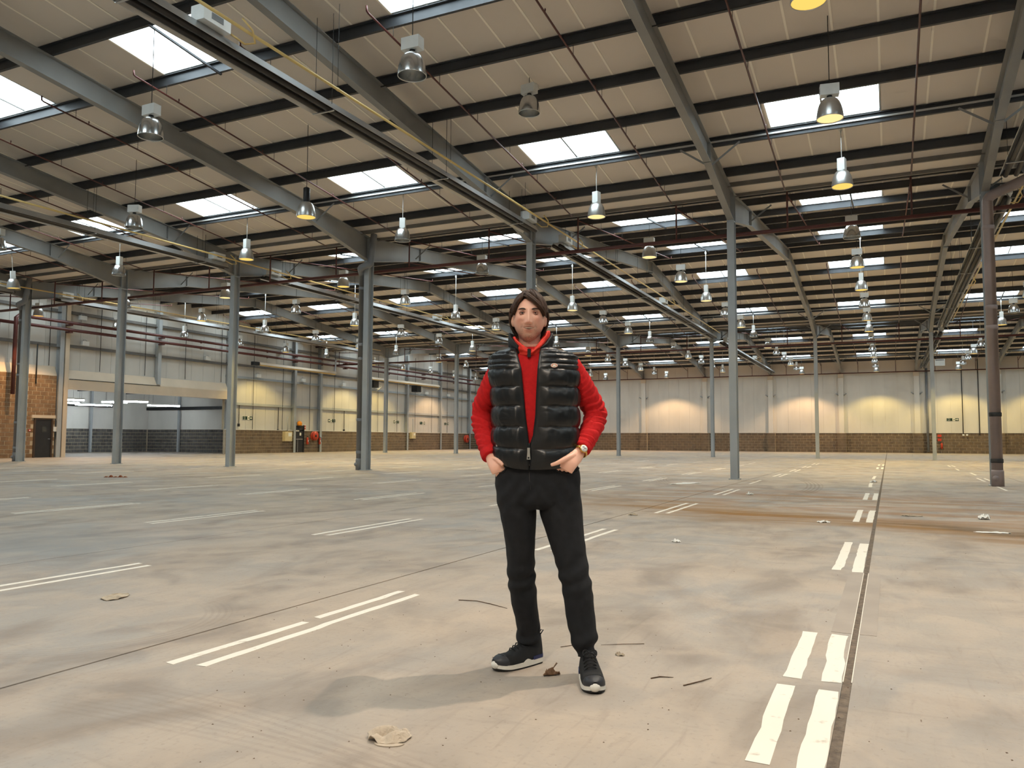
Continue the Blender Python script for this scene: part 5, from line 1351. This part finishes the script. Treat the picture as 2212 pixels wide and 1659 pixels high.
for k, (a, rr_) in enumerate(((0, .03), (1.9, .024), (3.8, .026))):
    crumple('blade', math.cos(a)*.012, math.sin(a)*.012, rr_*2.4, rr_*1.2, .035, M_LEAF, 20 + k, None, None, rz=a, n=6, parent=lf)
MB().tube([(0, 0, .01), (.02, .012, .035), (.034, .02, .05)], [.003, .0025, .004], 6).build('stalk', M_TWIG, lf)
tag(lf, 'curled brown dry leaf lying between the shoes', 'leaf')
crumple('flattened_paper', -4.85, 3.86, .16, .26, .03, M_DIRTY, 9, 'flattened dirty paper scrap left of the double painted lines', 'paper', rz=.5)
crumple('plastic_scrap', -2.10, 8.58, .10, .07, .045, M_PAPERW, 12, 'rounded white plastic scrap right of the man on clean concrete', 'litter')
crumple('plastic_strip', -4.65, 20.0, .28, 1.2, .04, M_PAPERW, 15, 'long flat white plastic strip near a first-row column', 'litter', rz=-.5)
crumple('crushed_bottle', -.82, 11.5, .18, .09, .05, M_PAPERW, 18, 'crushed pale bottle lying in the rusty dirt', 'litter', rz=.2)
crumple('paper_cup', -2.56, 16.59, .16, .10, .07, M_PAPERW, 21, 'small white cup lying beyond the rusty dirt', 'litter')
crumple('plastic_bag', 1.18, 13.04, .16, .20, .10, M_PAPERW, 24, 'upright crumpled white plastic bag on the dirty floor', 'litter')
crumple('paper_sheet', 1.09, 11.19, .40, .12, .02, M_PAPERW, 27, 'torn flat white paper strip on the dark dirt', 'litter', rz=.1)
crumple('paper_scrap', .27, 13.1, .30, .14, .03, M_DIRTY, 30, 'grimy paper scrap beside the floor joint in the dirt', 'litter')
crumple('wrapper', -3.40, 11.31, .15, .09, .05, M_DIRTY, 33, 'pale wrapper at the left end of the rusty dirt', 'litter')
crumple('paper_ball', -.40, 23.1, .18, .16, .10, M_PAPERW, 36, 'small white paper ball far along the floor joint', 'litter')
crumple('stone_chip', -1.68, 3.86, .05, .035, .02, M_DIRTY, 39, 'flat grey stone chip behind the left shoe', 'stone')
crumple('stone_chip', -1.27, 3.98, .05, .035, .022, M_DIRTY, 42, 'flat grey stone chip behind the right heel', 'stone')
crumple('paper_flake', -1.63, 2.14, .03, .022, .008, M_PAPERW, 45, 'tiny white paper flake nearest the cap', 'litter')
rt = empty('rusty_strip', (-19.6, 15.1, 0), .44)
for k in range(5): MB().prism([(k*.13, .0), (k*.13 + .12, .0), (k*.13 + .06, .03 + .03*(k % 2))], 'y', -.04, .04).build('jagged_tooth', mat('rust_red', srgb(136,74,42), .9, 0, .2, 10), rt)
tag(rt, 'jagged rusty strip lying far out on the left floor', 'litter')
def twig(pts, lab, r=.003):
    o = MB().tube([(x, y, max(z, r)) for x, y, z in pts], [r] * (len(pts) - 1) + [r * .5], 5).build('twig', M_TWIG); tag(o, lab, 'twig')
twig([(-2.68, 4.82, .004), (-2.55, 4.84, .006), (-2.42, 4.80, .004), (-2.27, 4.73, .003)], 'long thin twig on the floor left of the man')
twig([(-1.22, 4.25, .003), (-1.32, 4.18, .006), (-1.42, 4.12, .004)], 'straight twig behind the right shoe', .002)
twig([(-1.60, 3.99, .003), (-1.55, 4.05, .005), (-1.50, 4.12, .003), (-1.50, 4.17, .003)], 'curved twig between the shoes', .002)
twig([(-1.02, 3.66, .003), (-.99, 3.70, .004), (-.93, 3.72, .003)], 'short dark twig right of the right shoe', .003)
twig([(-.86, 3.62, .003), (-.80, 3.71, .006), (-.77, 3.79, .003)], 'bent twig near the broken bay line', .003)
# crumbs of grit spread over the floor
gr = MB(); rr = random.Random(3)
for k in range(700):
    y = 1.9 + 22 * rr.random() ** 1.8; x = rr.uniform(-1.15, .62) * y * .75 - .4; s_ = rr.uniform(.0015, .0055)
    gr.add([(x + s_*rr.uniform(.5, 1.3), y, 0), (x - s_, y + s_*rr.uniform(.4, 1.4), 0), (x - s_*.6, y - s_, 0), (x, y, s_*.6)], [(0,1,3),(1,2,3),(2,0,3)])
go = stuff(gr.build('floor_grit', M_TWIG)); go['label'] = 'fine grit and crumbs scattered over the concrete'; go['category'] = 'grit'
